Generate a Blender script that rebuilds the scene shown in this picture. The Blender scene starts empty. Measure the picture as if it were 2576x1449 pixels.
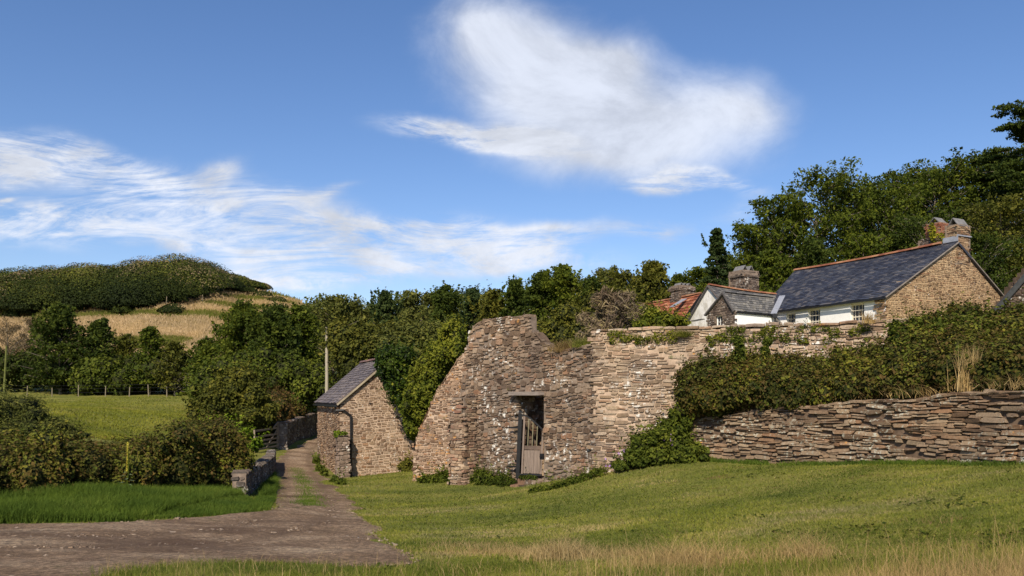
import bpy, math, random
import numpy as np
from mathutils import Vector, noise as mnoise
random.seed(7); RNG = np.random.default_rng(11)
S = bpy.context.scene
COL = S.collection
F = 2022.6; HU = 1288.0; HV = 1000.0          # photo geometry: focal length, centre column, horizon row
def X(u, Y): return (u-HU)/F*Y
def Z(v, Y): return (HV-v)/F*Y
def P(u, v, Y): return (X(u, Y), Y, Z(v, Y))
U = random.uniform

# ---------------------------------------------------------------- objects
def tag(o, label=None, cat=None, group=None, kind=None):
    if label: o['label'] = label
    if cat: o['category'] = cat
    if group: o['group'] = group
    if kind: o['kind'] = kind
    return o
def empty(name, loc, label=None, cat=None, group=None):
    o = bpy.data.objects.new(name, None); COL.objects.link(o); o.location = loc
    o.empty_display_size = .3
    return tag(o, label, cat, group)
def link(name, me, mat, parent=None):
    o = bpy.data.objects.new(name, me); COL.objects.link(o)
    for m in (mat if isinstance(mat, (list, tuple)) else [mat]): me.materials.append(m)
    if parent:
        o.parent = parent
        w = np.array(parent_loc(parent))
        n = len(me.vertices); co = np.empty(n*3, 'f'); me.vertices.foreach_get('co', co)
        co = co.reshape(-1, 3) - w.astype('f'); me.vertices.foreach_set('co', co.ravel())
    return o
def parent_loc(p):
    l = Vector((0, 0, 0))
    while p: l += p.location; p = p.parent
    return l
def npmesh(name, V, Fa, r=None, smooth=False):
    V = np.asarray(V, 'f'); Fa = np.asarray(Fa, 'i')
    me = bpy.data.meshes.new(name)
    k = Fa.shape[1]
    me.vertices.add(len(V)); me.vertices.foreach_set('co', V.ravel())
    me.loops.add(Fa.size); me.loops.foreach_set('vertex_index', Fa.ravel())
    me.polygons.add(len(Fa)); me.polygons.foreach_set('loop_start', np.arange(0, Fa.size, k, dtype='i'))
    if r is not None:
        a = me.attributes.new('r', 'FLOAT', 'FACE'); a.data.foreach_set('value', np.asarray(r, 'f'))
    me.polygons.foreach_set('use_smooth', np.full(len(Fa), smooth))
    me.update(calc_edges=True)
    return me
class B:
    """collects polygons; becomes ONE mesh"""
    def __init__(s): s.v = []; s.f = []; s.r = []; s.m = []
    def add(s, vs, fs, r=0.5, m=0):
        n = len(s.v); s.v += [tuple(v) for v in vs]
        for f in fs: s.f.append([n+i for i in f]); s.r.append(r); s.m.append(m)
    def box(s, c, ax, ay, az, r=.5, m=0, j=0):
        c = Vector(c); ax, ay, az = Vector(ax), Vector(ay), Vector(az)
        vs = [c+ax*i+ay*k+az*l+Vector((U(-j, j), U(-j, j), U(-j, j))) for i in (-1, 1) for k in (-1, 1) for l in (-1, 1)]
        s.add(vs, [(0, 1, 3, 2), (4, 6, 7, 5), (0, 4, 5, 1), (2, 3, 7, 6), (0, 2, 6, 4), (1, 5, 7, 3)], r, m)
    def bar(s, a, b, w, h=None, r=.5, m=0):
        a, b = Vector(a), Vector(b); d = (b-a)
        if d.length < 1e-5: return
        dn = d.normalized(); up = Vector((0, 0, 1)) if abs(dn.z) < .9 else Vector((0, 1, 0))
        x = dn.cross(up).normalized(); y = x.cross(dn)
        s.box((a+b)/2, x*w/2, d/2, y*(h or w)/2, r, m)
    def tube(s, pts, rads, n=6, r=.5, m=0, cap=True):
        pts = [Vector(p) for p in pts]; base = len(s.v)
        for i, p in enumerate(pts):
            d = (pts[min(i+1, len(pts)-1)]-pts[max(i-1, 0)]).normalized()
            up = Vector((0, 0, 1)) if abs(d.z) < .9 else Vector((1, 0, 0))
            x = d.cross(up).normalized(); y = x.cross(d)
            for k in range(n):
                a = 2*math.pi*k/n; s.v.append(tuple(p+(x*math.cos(a)+y*math.sin(a))*rads[i]))
        for i in range(len(pts)-1):
            for k in range(n):
                a = base+i*n+k; b = base+i*n+(k+1) % n
                s.f.append([a, b, b+n, a+n]); s.r.append(r); s.m.append(m)
        if cap:
            s.f.append([base+(len(pts)-1)*n+k for k in range(n)]); s.r.append(r); s.m.append(m)
    def build(s, name, mat, parent=None, smooth=False):
        me = bpy.data.meshes.new(name); me.from_pydata(s.v, [], s.f)
        a = me.attributes.new('r', 'FLOAT', 'FACE'); a.data.foreach_set('value', s.r)
        me.polygons.foreach_set('material_index', s.m)
        me.polygons.foreach_set('use_smooth', [smooth]*len(s.f)); me.update()
        return link(name, me, mat, parent)

# ---------------------------------------------------------------- materials
def newmat(name):
    m = bpy.data.materials.new(name); m.use_nodes = True; nt = m.node_tree
    return m, nt, nt.nodes['Principled BSDF']
def N(nt, t, **kw):
    n = nt.nodes.new(t)
    for k, v in kw.items():
        if hasattr(n, k): setattr(n, k, v)
        else: n.inputs[k].default_value = v
    return n
def ramp(nt, stops, interp='LINEAR'):
    n = nt.nodes.new('ShaderNodeValToRGB'); cr = n.color_ramp; cr.interpolation = interp
    while len(cr.elements) < len(stops): cr.elements.new(0.5)
    for e, (p, c) in zip(cr.elements, stops): e.position = p; e.color = (*c, 1)
    return n
def mixc(nt, a, b, fac, mode='MIX'):
    n = nt.nodes.new('ShaderNodeMix'); n.data_type = 'RGBA'; n.blend_type = mode
    for sock, val in ((n.inputs['Factor'], fac), (n.inputs[6], a), (n.inputs[7], b)):
        if hasattr(val, 'is_output'): nt.links.new(val, sock)
        elif isinstance(val, (int, float)): sock.default_value = val
        else: sock.default_value = (*val, 1)
    return n.outputs[2]
def noise(nt, scale, detail=4, rough=.6, vec=None, dist=0):
    n = nt.nodes.new('ShaderNodeTexNoise'); n.inputs['Scale'].default_value = scale
    n.inputs['Detail'].default_value = detail; n.inputs['Roughness'].default_value = rough
    n.inputs['Distortion'].default_value = dist
    if vec is not None: nt.links.new(vec, n.inputs['Vector'])
    return n.outputs['Fac']
def coords(nt, scale=(1, 1, 1)):
    g = nt.nodes.new('ShaderNodeNewGeometry')
    if scale == (1, 1, 1): return g.outputs['Position']
    m = nt.nodes.new('ShaderNodeMapping'); m.inputs['Scale'].default_value = scale
    nt.links.new(g.outputs['Position'], m.inputs['Vector']); return m.outputs['Vector']
def thresh(nt, val, a, b):
    n = nt.nodes.new('ShaderNodeMapRange'); n.inputs['From Min'].default_value = a; n.inputs['From Max'].default_value = b
    n.interpolation_type = 'SMOOTHSTEP'; nt.links.new(val, n.inputs['Value']); return n.outputs['Result']
def bump(nt, bs, h, strength=.5, dist=.02):
    b = nt.nodes.new('ShaderNodeBump'); b.inputs['Strength'].default_value = strength; b.inputs['Distance'].default_value = dist
    nt.links.new(h, b.inputs['Height']); nt.links.new(b.outputs['Normal'], bs.inputs['Normal'])
def mth_(nt, val, k):
    n = nt.nodes.new('ShaderNodeMath'); n.operation = 'MULTIPLY'; nt.links.new(val, n.inputs[0]); n.inputs[1].default_value = k; return n.outputs[0]
def attr_r(nt):
    a = nt.nodes.new('ShaderNodeAttribute'); a.attribute_name = 'r'; return a.outputs['Fac']

def leafmat(name, cols, trans=.3, patch=.35, pscale=.5, rough=.7, warm=1.06):
    """cols: dark..light ramp over the per-leaf random value; slow noise varies whole sprays"""
    m, nt, bs = newmat(name)
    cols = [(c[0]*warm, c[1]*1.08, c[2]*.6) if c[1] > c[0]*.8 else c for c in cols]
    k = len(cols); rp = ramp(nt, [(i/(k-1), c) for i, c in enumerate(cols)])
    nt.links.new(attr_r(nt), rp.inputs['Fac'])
    nz = noise(nt, pscale, 3, .6, coords(nt))
    tint = ramp(nt, [(.3, (1-patch, 1-patch*.8, 1-patch*.6)), (.7, (1+patch*.6, 1+patch*.45, 1))])
    nt.links.new(nz, tint.inputs['Fac'])
    c = mixc(nt, rp.outputs['Color'], tint.outputs['Color'], 1.0, 'MULTIPLY')
    nt.links.new(c, bs.inputs['Base Color'])
    bs.inputs['Roughness'].default_value = rough; bs.inputs['Specular IOR Level'].default_value = .12
    if trans:
        tr = nt.nodes.new('ShaderNodeBsdfTranslucent'); nt.links.new(c, tr.inputs['Color'])
        mx = nt.nodes.new('ShaderNodeMixShader'); mx.inputs[0].default_value = trans
        nt.links.new(bs.outputs[0], mx.inputs[1]); nt.links.new(tr.outputs[0], mx.inputs[2])
        nt.links.new(mx.outputs[0], nt.nodes['Material Output'].inputs['Surface'])
    return m
def stonemat(name, cols, lichen=.3, orange=.0, lcol=(.62, .6, .54), moss=0, lscale=7, stain=.35):
    m, nt, bs = newmat(name)
    k = len(cols); rp = ramp(nt, [(i/(k-1), c) for i, c in enumerate(cols)])
    nt.links.new(attr_r(nt), rp.inputs['Fac'])
    co = coords(nt)
    fine = noise(nt, 22, 5, .7, co)
    fr = ramp(nt, [(.3, (.62, .62, .62)), (.7, (1.25, 1.22, 1.18))]); nt.links.new(fine, fr.inputs['Fac'])
    c = mixc(nt, rp.outputs['Color'], fr.outputs['Color'], 1.0, 'MULTIPLY')
    big = noise(nt, .8, 4, .6, co)
    br = ramp(nt, [(.35, (1-stain, 1-stain, 1-stain*.9)), (.65, (1.1, 1.08, 1.04))]); nt.links.new(big, br.inputs['Fac'])
    c = mixc(nt, c, br.outputs['Color'], 1.0, 'MULTIPLY')
    if lichen:
        l1 = thresh(nt, noise(nt, lscale, 5, .65, co), .62-.14*lichen, .68-.12*lichen)
        l2 = thresh(nt, noise(nt, .75, 4, .6, coords(nt, (1, 1, 1.2))), .55-.16*lichen, .60)
        mm = nt.nodes.new('ShaderNodeMath'); mm.operation = 'MULTIPLY'
        nt.links.new(l1, mm.inputs[0]); nt.links.new(l2, mm.inputs[1])
        c = mixc(nt, c, lcol, mm.outputs[0])
    if orange:
        l1 = thresh(nt, noise(nt, 2.6, 5, .7, coords(nt, (1, 1, 1.8))), .66-.1*orange, .74-.1*orange)
        c = mixc(nt, c, (.50, .25, .07), l1)
    if moss:
        l1 = thresh(nt, noise(nt, 1.7, 6, .7, coords(nt, (1.1, 1, 1))), .64-.12*moss, .74-.1*moss)
        c = mixc(nt, c, (.10, .11, .03), l1)
    nt.links.new(c, bs.inputs['Base Color']); bs.inputs['Roughness'].default_value = .92
    bs.inputs['Specular IOR Level'].default_value = .2
    bump(nt, bs, noise(nt, 30, 6, .75, co), .6, .02)
    return m
def simplemat(name, col, rough=.7, var=.25, scale=6, bumpd=.005, spec=.3, metal=0, stretch=(1, 1, 1)):
    m, nt, bs = newmat(name)
    nz = noise(nt, scale, 5, .65, coords(nt, stretch))
    a = tuple(x*(1-var) for x in col); b = tuple(min(1, x*(1+var)) for x in col)
    rp = ramp(nt, [(.3, a), (.7, b)]); nt.links.new(nz, rp.inputs['Fac'])
    nt.links.new(rp.outputs['Color'], bs.inputs['Base Color']); bs.inputs['Roughness'].default_value = rough
    bs.inputs['Specular IOR Level'].default_value = spec; bs.inputs['Metallic'].default_value = metal
    if bumpd: bump(nt, bs, nz, .6, bumpd)
    return m
def tilemat(name, cols, spots=None, rough=.55, spec=.4):
    m, nt, bs = newmat(name)
    k = len(cols); rp = ramp(nt, [(i/(k-1), c) for i, c in enumerate(cols)])
    nt.links.new(attr_r(nt), rp.inputs['Fac'])
    co = coords(nt)
    br = ramp(nt, [(.35, (.75, .75, .78)), (.65, (1.2, 1.18, 1.12))]); nt.links.new(noise(nt, .9, 5, .65, co), br.inputs['Fac'])
    c = mixc(nt, rp.outputs['Color'], br.outputs['Color'], 1.0, 'MULTIPLY')
    if spots: c = mixc(nt, c, spots, thresh(nt, noise(nt, 5, 5, .7, co), .6, .7))
    nt.links.new(c, bs.inputs['Base Color']); bs.inputs['Roughness'].default_value = rough
    bs.inputs['Specular IOR Level'].default_value = spec
    bump(nt, bs, noise(nt, 25, 4, .6, co), .4, .008)
    return m

# ---------------------------------------------------------------- terrain
def tps_fit(pts, lam=.02):
    pts = np.array(pts, float); n = len(pts); xy = pts[:, :2]/20
    d = np.linalg.norm(xy[:, None]-xy[None], axis=2); K = np.where(d > 0, d*d*np.log(d+1e-12), 0)+lam*np.eye(n)
    Q = np.c_[np.ones(n), xy]; A = np.zeros((n+3, n+3)); A[:n, :n] = K; A[:n, n:] = Q; A[n:, :n] = Q.T
    w = np.linalg.solve(A, np.r_[pts[:, 2], 0, 0, 0]); return xy, w
def tps_eval(m, x, y):
    xy, w = m; x = np.asarray(x, float)/20; y = np.asarray(y, float)/20
    o = w[-3]+w[-2]*x+w[-1]*y
    for (a, b), c in zip(xy, w[:-3]):
        d2 = (x-a)**2+(y-b)**2; o = o + c*.5*d2*np.log(d2+1e-12)
    return o
low = [P(*t) for t in [(0,1449,8.0),(640,1449,8.2),(1288,1449,8.4),(2000,1449,7.6),(2576,1449,6.8),
 (0,1320,13.5),(560,1300,15.5),(690,1285,17),(895,1300,17.5),(1060,1420,9.3),(1288,1350,12.5),(1600,1300,14),(2000,1290,11.5),(2576,1300,9.6),
 (1310,1240,23),(1045,1210,27),(878,1203,33),(700,1200,31),(697,1165,38),(745,1150,42),(790,1095,58),(715,1130,46),
 (1500,1190,21.8),(1650,1162,20.6),(1780,1152,20),(1950,1163,18.2),(2176,1172,16.4),(2576,1165,13.2),(610,1250,21),
 (300,1235,17),(0,1250,16),(200,1092,36),(300,1100,34),(450,1050,48),(100,1000,74),(480,995,74),(0,1110,28),(1180,1205,26)]]
low += [(0,0,-1.6),(3,-5,-1.5),(-5,0,-1.7),(6,3,-1.3),(-8,3,-1.8),(10,5,-.95),(-40,60,-.5),(-45,20,-2),(-30,0,-2.2),(-20,90,1.5),(0,60,-.5),
 (0,45,-1.6),(-8,60,-2.2),(0,90,5),(-20,75,0),(-50,90,2),(30,0,-.5),(30,10,-.2),(20,14,-.5),(-15,45,-2.6),(-9,42,-3.1),(0,28,-2.5),(6,30,-1.5),(30,60,3),(30,30,0),
 (-26,108,3),(-60,110,4)]
upp = [(4,24,.9),(10,22,1.2),(18,20,1.5),(26,25,2),(12,40,2.3),(20,42,2.8),(27,40,3.2),(8,50,1.5),(18,55,4.5),(28,55,5.5),(40,60,8),
 (10,70,3.5),(25,75,10),(40,80,13),(0,60,-.3),(0,90,5),(15,100,10),(40,110,18),(-20,100,3),(60,40,6),(60,90,15)]
LOW = tps_fit(low); UPP = tps_fit(upp)
def sstep(a, b, x): t = np.clip((x-a)/(b-a), 0, 1); return t*t*(3-2*t)
RA = np.array((2.23, 21.8)); RB = np.array((9.33, 19.4))
Rd = (RB-RA)/np.linalg.norm(RB-RA); Rn = np.array((-Rd[1], Rd[0]))     # points away from camera
def terr(x, y):
    x = np.asarray(x, float); y = np.asarray(y, float)
    lo = tps_eval(LOW, x, y); up = tps_eval(UPP, x, y)
    d = (x-RA[0])*Rn[0]+(y-RA[1])*Rn[1]
    side = x-(3.6-.09*(y-22))
    m = sstep(.35, .9, d)*sstep(0, 1.2+np.clip((y-24)*.12, 0, 6), side)
    z = lo*(1-m)+up*m
    r = np.sqrt(x*x+(y-30)**2); far = sstep(90, 170, r)
    z = z*(1-far)+(-2.0)*far
    z = z+.035*np.sin(x*1.3+1.1*np.sin(y*.7))*np.sin(y*.9+.5)*sstep(3, 9, y)
    return z
def T(x, y): return float(terr(np.array([x]), np.array([y]))[0])
def hit(u, v):
    """where the line of sight through a photo pixel meets the ground"""
    Y = np.arange(3, 110, .05); z = terr(X(u, Y), Y); i = np.argmax(z >= Z(v, Y)); Yh = Y[i]
    return (X(u, Yh), Yh, float(z[i]))

def stretch(a, b, step, lo, hi, n=22):
    mid = np.arange(a, b+1e-6, step)
    L = b + (hi-b)*(np.linspace(0, 1, n)[1:]**2.6); l = a-(a-lo)*(np.linspace(0, 1, n)[1:]**2.6)
    return np.r_[l[::-1], mid, L]
gx = stretch(-26, 30, .4, -1600, 1600); gy = stretch(0, 66, .4, -300, 2500)
gX, gY = np.meshgrid(gx, gy); gZ = terr(gX, gY)
nx = len(gx); ny = len(gy)
idx = np.arange(nx*ny).reshape(ny, nx)
Fg = np.stack([idx[:-1, :-1], idx[:-1, 1:], idx[1:, 1:], idx[1:, :-1]], -1).reshape(-1, 4)

m, nt, bs = newmat('grass_ground'); co = coords(nt)
c1 = ramp(nt, [(.25, (.09, .11, .022)), (.5, (.165, .175, .036)), (.75, (.26, .225, .06))])
nt.links.new(noise(nt, .55, 6, .62, coords(nt, (.6, 1.3, 1)), .4), c1.inputs['Fac'])
c2 = ramp(nt, [(.3, (.6, .6, .6)), (.7, (1.35, 1.3, 1.2))]); nt.links.new(noise(nt, 9, 5, .75, coords(nt, (1, 1.0, 1))), c2.inputs['Fac'])
c = mixc(nt, c1.outputs['Color'], c2.outputs['Color'], 1.0, 'MULTIPLY')
br = thresh(nt, noise(nt, .8, 5, .7, coords(nt, (1, 1.6, 1))), .58, .72)
c = mixc(nt, c, (.15, .095, .035), br)
nt.links.new(c, bs.inputs['Base Color']); bs.inputs['Roughness'].default_value = .9; bs.inputs['Specular IOR Level'].default_value = .15
bump(nt, bs, noise(nt, 14, 6, .8, co), .8, .05)
M_GROUND = m
g = link('ground', npmesh('ground', np.c_[gX.ravel(), gY.ravel(), gZ.ravel()], Fg, smooth=True), M_GROUND)
tag(g, 'grassy ground rolling away to the wood', kind='structure')

def inpoly(px, py, poly):
    px = np.asarray(px, float); py = np.asarray(py, float); r = np.zeros(px.shape, bool); n = len(poly)
    for i in range(n):
        x1, y1 = poly[i]; x2, y2 = poly[(i+1) % n]
        if y1 == y2: continue
        c = ((y1 > py) != (y2 > py)) & (px < (x2-x1)*(py-y1)/(y2-y1)+x1); r ^= c
    return r
def nzarr(x, y, s, seed=0):
    """cheap smooth value noise on arrays"""
    x = np.asarray(x, float)*s+seed*17.3; y = np.asarray(y, float)*s+seed*7.1
    xi = np.floor(x); yi = np.floor(y); fx = x-xi; fy = y-yi; fx = fx*fx*(3-2*fx); fy = fy*fy*(3-2*fy)
    h = lambda a, b: np.modf(np.abs(np.sin(a*127.1+b*311.7+seed)*43758.5453))[0]
    return (h(xi, yi)*(1-fx)+h(xi+1, yi)*fx)*(1-fy)+(h(xi, yi+1)*(1-fx)+h(xi+1, yi+1)*fx)*fy

# lane / farm track
edge = [(-300,1330),(0,1322),(150,1322),(300,1316),(450,1306),(560,1300),(640,1292),(690,1280),(700,1250),(700,1215),(697,1185),(692,1165),(700,1150),(725,1135),(760,1118),(790,1105),(805,1096),
        (830,1098),(815,1110),(800,1128),(790,1150),(797,1175),(812,1198),(830,1220),(850,1242),(880,1275),(915,1310),(955,1348),(1000,1380),(1075,1418),(1000,1426),(850,1424),(700,1416),(520,1416),(400,1425),(290,1432),(230,1449)]
TR = [hit(u, v)[:2] for u, v in edge]; TR += [(-2.6, 5.5), (-9, 4.0)]
TR = [(x, y) for x, y in TR]
st = .12; tx = np.arange(-16, 1, st); ty = np.arange(4, 66, st); tX, tY = np.meshgrid(tx, ty)
nzz = (nzarr(tX, tY, 1.6, 3)-.5)*.5+(nzarr(tX, tY, 5, 4)-.5)*.25
inside = inpoly(tX+nzz, tY+nzz*.7, TR); ew = inside.astype(float)
for _ in range(5): ew[1:-1, 1:-1] = (ew[1:-1, 1:-1]+ew[:-2, 1:-1]+ew[2:, 1:-1]+ew[1:-1, :-2]+ew[1:-1, 2:])/5
inside = ew > .12
tZ = terr(tX, tY)-.05+.088*np.clip(ew*1.4, 0, 1)+(nzarr(tX, tY, 2.5, 5)-.5)*.02+(nzarr(tX, tY, 9, 6)-.5)*.02
ii = np.arange(tX.size).reshape(tX.shape)
fm = inside[:-1, :-1] & inside[:-1, 1:] & inside[1:, 1:] & inside[1:, :-1]
Ft = np.stack([ii[:-1, :-1][fm], ii[:-1, 1:][fm], ii[1:, 1:][fm], ii[1:, :-1][fm]], -1)
used = np.unique(Ft); rem = np.full(tX.size, -1); rem[used] = np.arange(len(used))
CL = np.array([hit(u, v)[:2] for u, v in ((-200, 1372), (150, 1368), (450, 1362), (620, 1345), (720, 1320), (760, 1285), (765, 1240), (755, 1200), (742, 1165), (752, 1135), (800, 1103))])
px, py = tX.ravel()[used], tY.ravel()[used]; dc = np.full(len(px), 1e9)
for (ax_, ay_), (bx_, by_) in zip(CL, CL[1:]):
    tt = np.clip(((px-ax_)*(bx_-ax_)+(py-ay_)*(by_-ay_))/((bx_-ax_)**2+(by_-ay_)**2), 0, 1); dc = np.minimum(dc, np.hypot(px-ax_-tt*(bx_-ax_), py-ay_-tt*(by_-ay_)))
rutv = np.exp(-((dc-.62+.2*(nzarr(px, py, 1.1, 6)-.5))/.2)**2)
fr_ = rutv[rem[Ft]].mean(1); tZ.ravel()[used] -= .014*rutv
m, nt, bs = newmat('gravel_track'); co = coords(nt)
c1 = ramp(nt, [(.3, (.17, .112, .066)), (.5, (.30, .208, .132)), (.7, (.44, .335, .225))])
nt.links.new(noise(nt, .7, 6, .65, coords(nt, (.7, 1.4, 1)), .5), c1.inputs['Fac'])
c2 = ramp(nt, [(.36, (.38, .37, .36)), (.5, (.95, .94, .92)), (.64, (1.9, 1.82, 1.68))]); nt.links.new(noise(nt, 11, 7, .85, co), c2.inputs['Fac'])
c = mixc(nt, c1.outputs['Color'], c2.outputs['Color'], 1.0, 'MULTIPLY')
c = mixc(nt, c, (.17, .112, .068), mth_(nt, attr_r(nt), .75))
c = mixc(nt, c, (.12, .072, .045), mth_(nt, thresh(nt, noise(nt, .32, 5, .6, coords(nt, (1, 1.8, 1))), .5, .66), .7))
gl = thresh(nt, noise(nt, 1.1, 6, .75, coords(nt, (1, .6, 1))), .60, .72)
c = mixc(nt, c, (.085, .09, .03), gl)
nt.links.new(c, bs.inputs['Base Color']); bs.inputs['Roughness'].default_value = .95; bs.inputs['Specular IOR Level'].default_value = .15
bump(nt, bs, noise(nt, 16, 7, .85, co), 1, .07)
tr = link('track', npmesh('track', np.c_[tX.ravel(), tY.ravel(), tZ.ravel()][used], rem[Ft], r=fr_, smooth=True), m)
tag(tr, 'brown gravel farm track curving past the barn', kind='structure')
def ontrack(x, y): return inpoly(x, y, TR)

# ---------------------------------------------------------------- hill on the left
def prof(u, tab): return np.interp(u, [a for a, b in tab], [b for a, b in tab])
VT = [(-500,730),(0,714),(120,702),(300,694),(400,681),(460,678),(510,686),(560,702),(600,716),(640,728),(690,738),(745,755),(820,782),(950,840),(1150,930)]
hu = np.arange(-500, 1160, 9.); ht = np.linspace(0, 1, 70)
hYs = 115+(260-115)*ht
rows = []
for t, Y in zip(ht, hYs):
    v = 985+(prof(hu, VT)-985)*(math.sin(t*math.pi/2)**1.15)
    rows.append(np.c_[X(hu, Y), np.full(len(hu), Y), Z(v, Y)+(nzarr(hu*.02, hu*0+Y*.05, 1.5, 9)-.5)*1.6*math.sin(math.pi*min(1, t*1.05))])
for k in range(1, 8):
    Y = 260+k*22; rows.append(np.c_[X(hu, 260)*(1+.02*k), np.full(len(hu), Y), Z(prof(hu, VT), 260)*(1-(k/7)**1.6)-3*(k/7)])
rows = np.array(rows); hn = len(hu); hi = np.arange(rows.shape[0]*hn).reshape(-1, hn)
Fh = np.stack([hi[:-1, :-1], hi[:-1, 1:], hi[1:, 1:], hi[1:, :-1]], -1).reshape(-1, 4)
m, nt, bs = newmat('dry_hill_grass')
c1 = ramp(nt, [(.3, (.20, .14, .05)), (.46, (.40, .27, .13)), (.7, (.56, .40, .22))])
nt.links.new(noise(nt, .22, 10, .78, coords(nt, (.55, 1, 3.5)), .6), c1.inputs['Fac'])
gr = thresh(nt, noise(nt, .05, 5, .6, coords(nt, (.35, .6, 5))), .56, .66)
c = mixc(nt, c1.outputs['Color'], (.13, .13, .035), gr)
nt.links.new(c, bs.inputs['Base Color']); bs.inputs['Roughness'].default_value = .95; bs.inputs['Specular IOR Level'].default_value = .1
bump(nt, bs, noise(nt, .9, 6, .8, coords(nt)), 1, .8)
hill = link('hill', npmesh('hill', rows.reshape(-1, 3), Fh, smooth=True), m)
tag(hill, 'rounded hill of golden dry grass behind the trees', kind='structure')
def hillpt(u, v):
    """first surface point of the hill seen at (u,v)"""
    vt = prof(u, VT)
    f = (985-v)/(985-vt); f = min(max(f, 0), 1)
    t = math.asin(f**(1/1.15))/(math.pi/2); Y = 115+145*t
    j = int(np.argmin(abs(hu-u))); i = int(round(t*69)); return np.array(rows[i, j])

# ---------------------------------------------------------------- foliage
def cards(C, size, up=.35, asp=.6, rs=None, dirs=None, seed=None, dw=1.0, jr=.16):
    """one small folded leaf (quad) per centre"""
    rg = np.random.default_rng(seed) if seed is not None else RNG
    n = len(C); nrm = rg.normal(size=(n, 3)); nrm[:, 2] = np.abs(nrm[:, 2])*.6+up
    nrm[:, 1] -= .15
    if dirs is not None: nrm = nrm*.75+dirs*dw
    nrm /= np.linalg.norm(nrm, axis=1)[:, None]
    a = rg.normal(size=(n, 3)); a -= (a*nrm).sum(1)[:, None]*nrm; a /= np.linalg.norm(a, axis=1)[:, None]
    b = np.cross(nrm, a); sz = (np.asarray(size)*rg.uniform(.6, 1.35, n))[:, None]
    V = np.stack([C-a*sz*.5, C+b*sz*.5*asp+nrm*sz*.1-a*sz*.05, C+a*sz*.5, C-b*sz*.5*asp+nrm*sz*.1-a*sz*.05], 1).reshape(-1, 3)
    Fq = np.arange(4*n).reshape(-1, 4)
    r = rg.random(n) if rs is None else np.clip(rs+rg.normal(size=n)*jr, 0, 1)
    return V, Fq, r
ICO = None
def ico(sub=2):
    import bmesh
    bm = bmesh.new(); bmesh.ops.create_icosphere(bm, subdivisions=sub, radius=1)
    v = np.array([x.co[:] for x in bm.verts]); f = np.array([[q.index for q in p.verts] for p in bm.faces]); bm.free(); return v, f
ICO = ico(3); ICO2 = ico(2)
def blob_foliage(blobs, n, size, core=.8, ground=None, rs_var=.25, thick=.16, asp=.6, jag=.18, seed=1, up=.3, lowcut=None, shoot=1.0):
    """leaves on the outer shell of a union of ellipsoids, plus dark solid cores standing in for inner shade. returns leaf arrays, core arrays"""
    rg = np.random.default_rng(seed)
    rd_ = random.Random(seed); kids = []
    for c, r in blobs:
        for q in range(9 if len(blobs) < 30 else 3):
            dv = np.array([rd_.gauss(0, 1), rd_.gauss(0, 1)-.4, rd_.gauss(0, 1)+.3]); dv /= np.linalg.norm(dv); f = rd_.uniform(.25, .5)
            kids.append((tuple(np.array(c)+dv*np.array(r)*rd_.uniform(.72, .98)), tuple(np.array(r)*f)))
    blobs = list(blobs)+kids
    bl = np.array([[*c, *r] for c, r in blobs], float); w = (bl[:, 3]*bl[:, 4]+bl[:, 3]*bl[:, 5]+bl[:, 4]*bl[:, 5]); w /= w.sum()
    k = rg.choice(len(bl), n*2, p=w); d = rg.normal(size=(n*2, 3)); d /= np.linalg.norm(d, axis=1)[:, None]
    lump = 1+jag*np.sin(d[:, 0]*5+k)*np.sin(d[:, 1]*6+k*1.7)*1.2+jag*np.sin(d[:, 2]*9+d[:, 0]*8+k*.6)*.7
    rad = lump*(1-thick*rg.exponential(.7, n*2)+.08*rg.normal(size=n*2))
    C = bl[k, :3]+d*bl[k, 3:]*rad[:, None]
    keep = np.ones(len(C), bool)
    od = np.argsort(C[:, 0]); xs_ = C[od, 0]
    for i in range(len(bl)):
        a_, b__ = np.searchsorted(xs_, (bl[i, 0]-bl[i, 3]*.72, bl[i, 0]+bl[i, 3]*.72)); c_ = od[a_:b__]
        q = ((C[c_]-bl[i, :3])/bl[i, 3:]); keep[c_] &= ~(((q*q).sum(1) < .5) & (k[c_] != i))
    if ground: keep &= C[:, 2] > terr(C[:, 0], C[:, 1])+.02
    if lowcut is not None: keep &= C[:, 2] > lowcut
    C = C[keep][:n]; k = k[keep][:n]; d = d[keep][:n]
    kr = rg.random(len(bl))
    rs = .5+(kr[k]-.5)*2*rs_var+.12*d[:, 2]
    if shoot:
        m = int(len(C)/26); a_ = rg.choice(len(C), m, p=None); a_ = a_[(d[a_, 2] > -.1)]; m = len(a_)
        sd_ = d[a_]*.7+np.array((0, 0, .75))+rg.normal(size=(m, 3))*.35; sd_ /= np.linalg.norm(sd_, axis=1)[:, None]; ln = size*rg.uniform(1.0, 5.5, m)*shoot
        tt = np.linspace(.15, 1, 6); ex = (C[a_][:, None]+sd_[:, None]*(ln[:, None]*tt)[:, :, None]+rg.normal(size=(m, 6, 3))*size*.22).reshape(-1, 3)
        C = np.r_[C, ex]; d = np.r_[d, np.repeat(sd_, 6, 0)]; rs = np.r_[rs, np.repeat(rs[a_]+rg.uniform(-.05, .25, m), 6)]
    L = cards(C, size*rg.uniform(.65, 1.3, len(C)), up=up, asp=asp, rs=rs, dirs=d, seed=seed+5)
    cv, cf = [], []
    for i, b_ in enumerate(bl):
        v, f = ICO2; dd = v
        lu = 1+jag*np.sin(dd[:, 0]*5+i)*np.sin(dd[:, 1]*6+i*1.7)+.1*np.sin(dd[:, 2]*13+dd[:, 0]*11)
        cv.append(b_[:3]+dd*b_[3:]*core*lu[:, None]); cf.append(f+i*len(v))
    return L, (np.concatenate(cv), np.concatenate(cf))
CORE = simplemat('inner_shade', (.030, .034, .012), .95, .75, 9, .12, .05)  # dark filler inside bushes, painted as the shade between leaves
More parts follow.
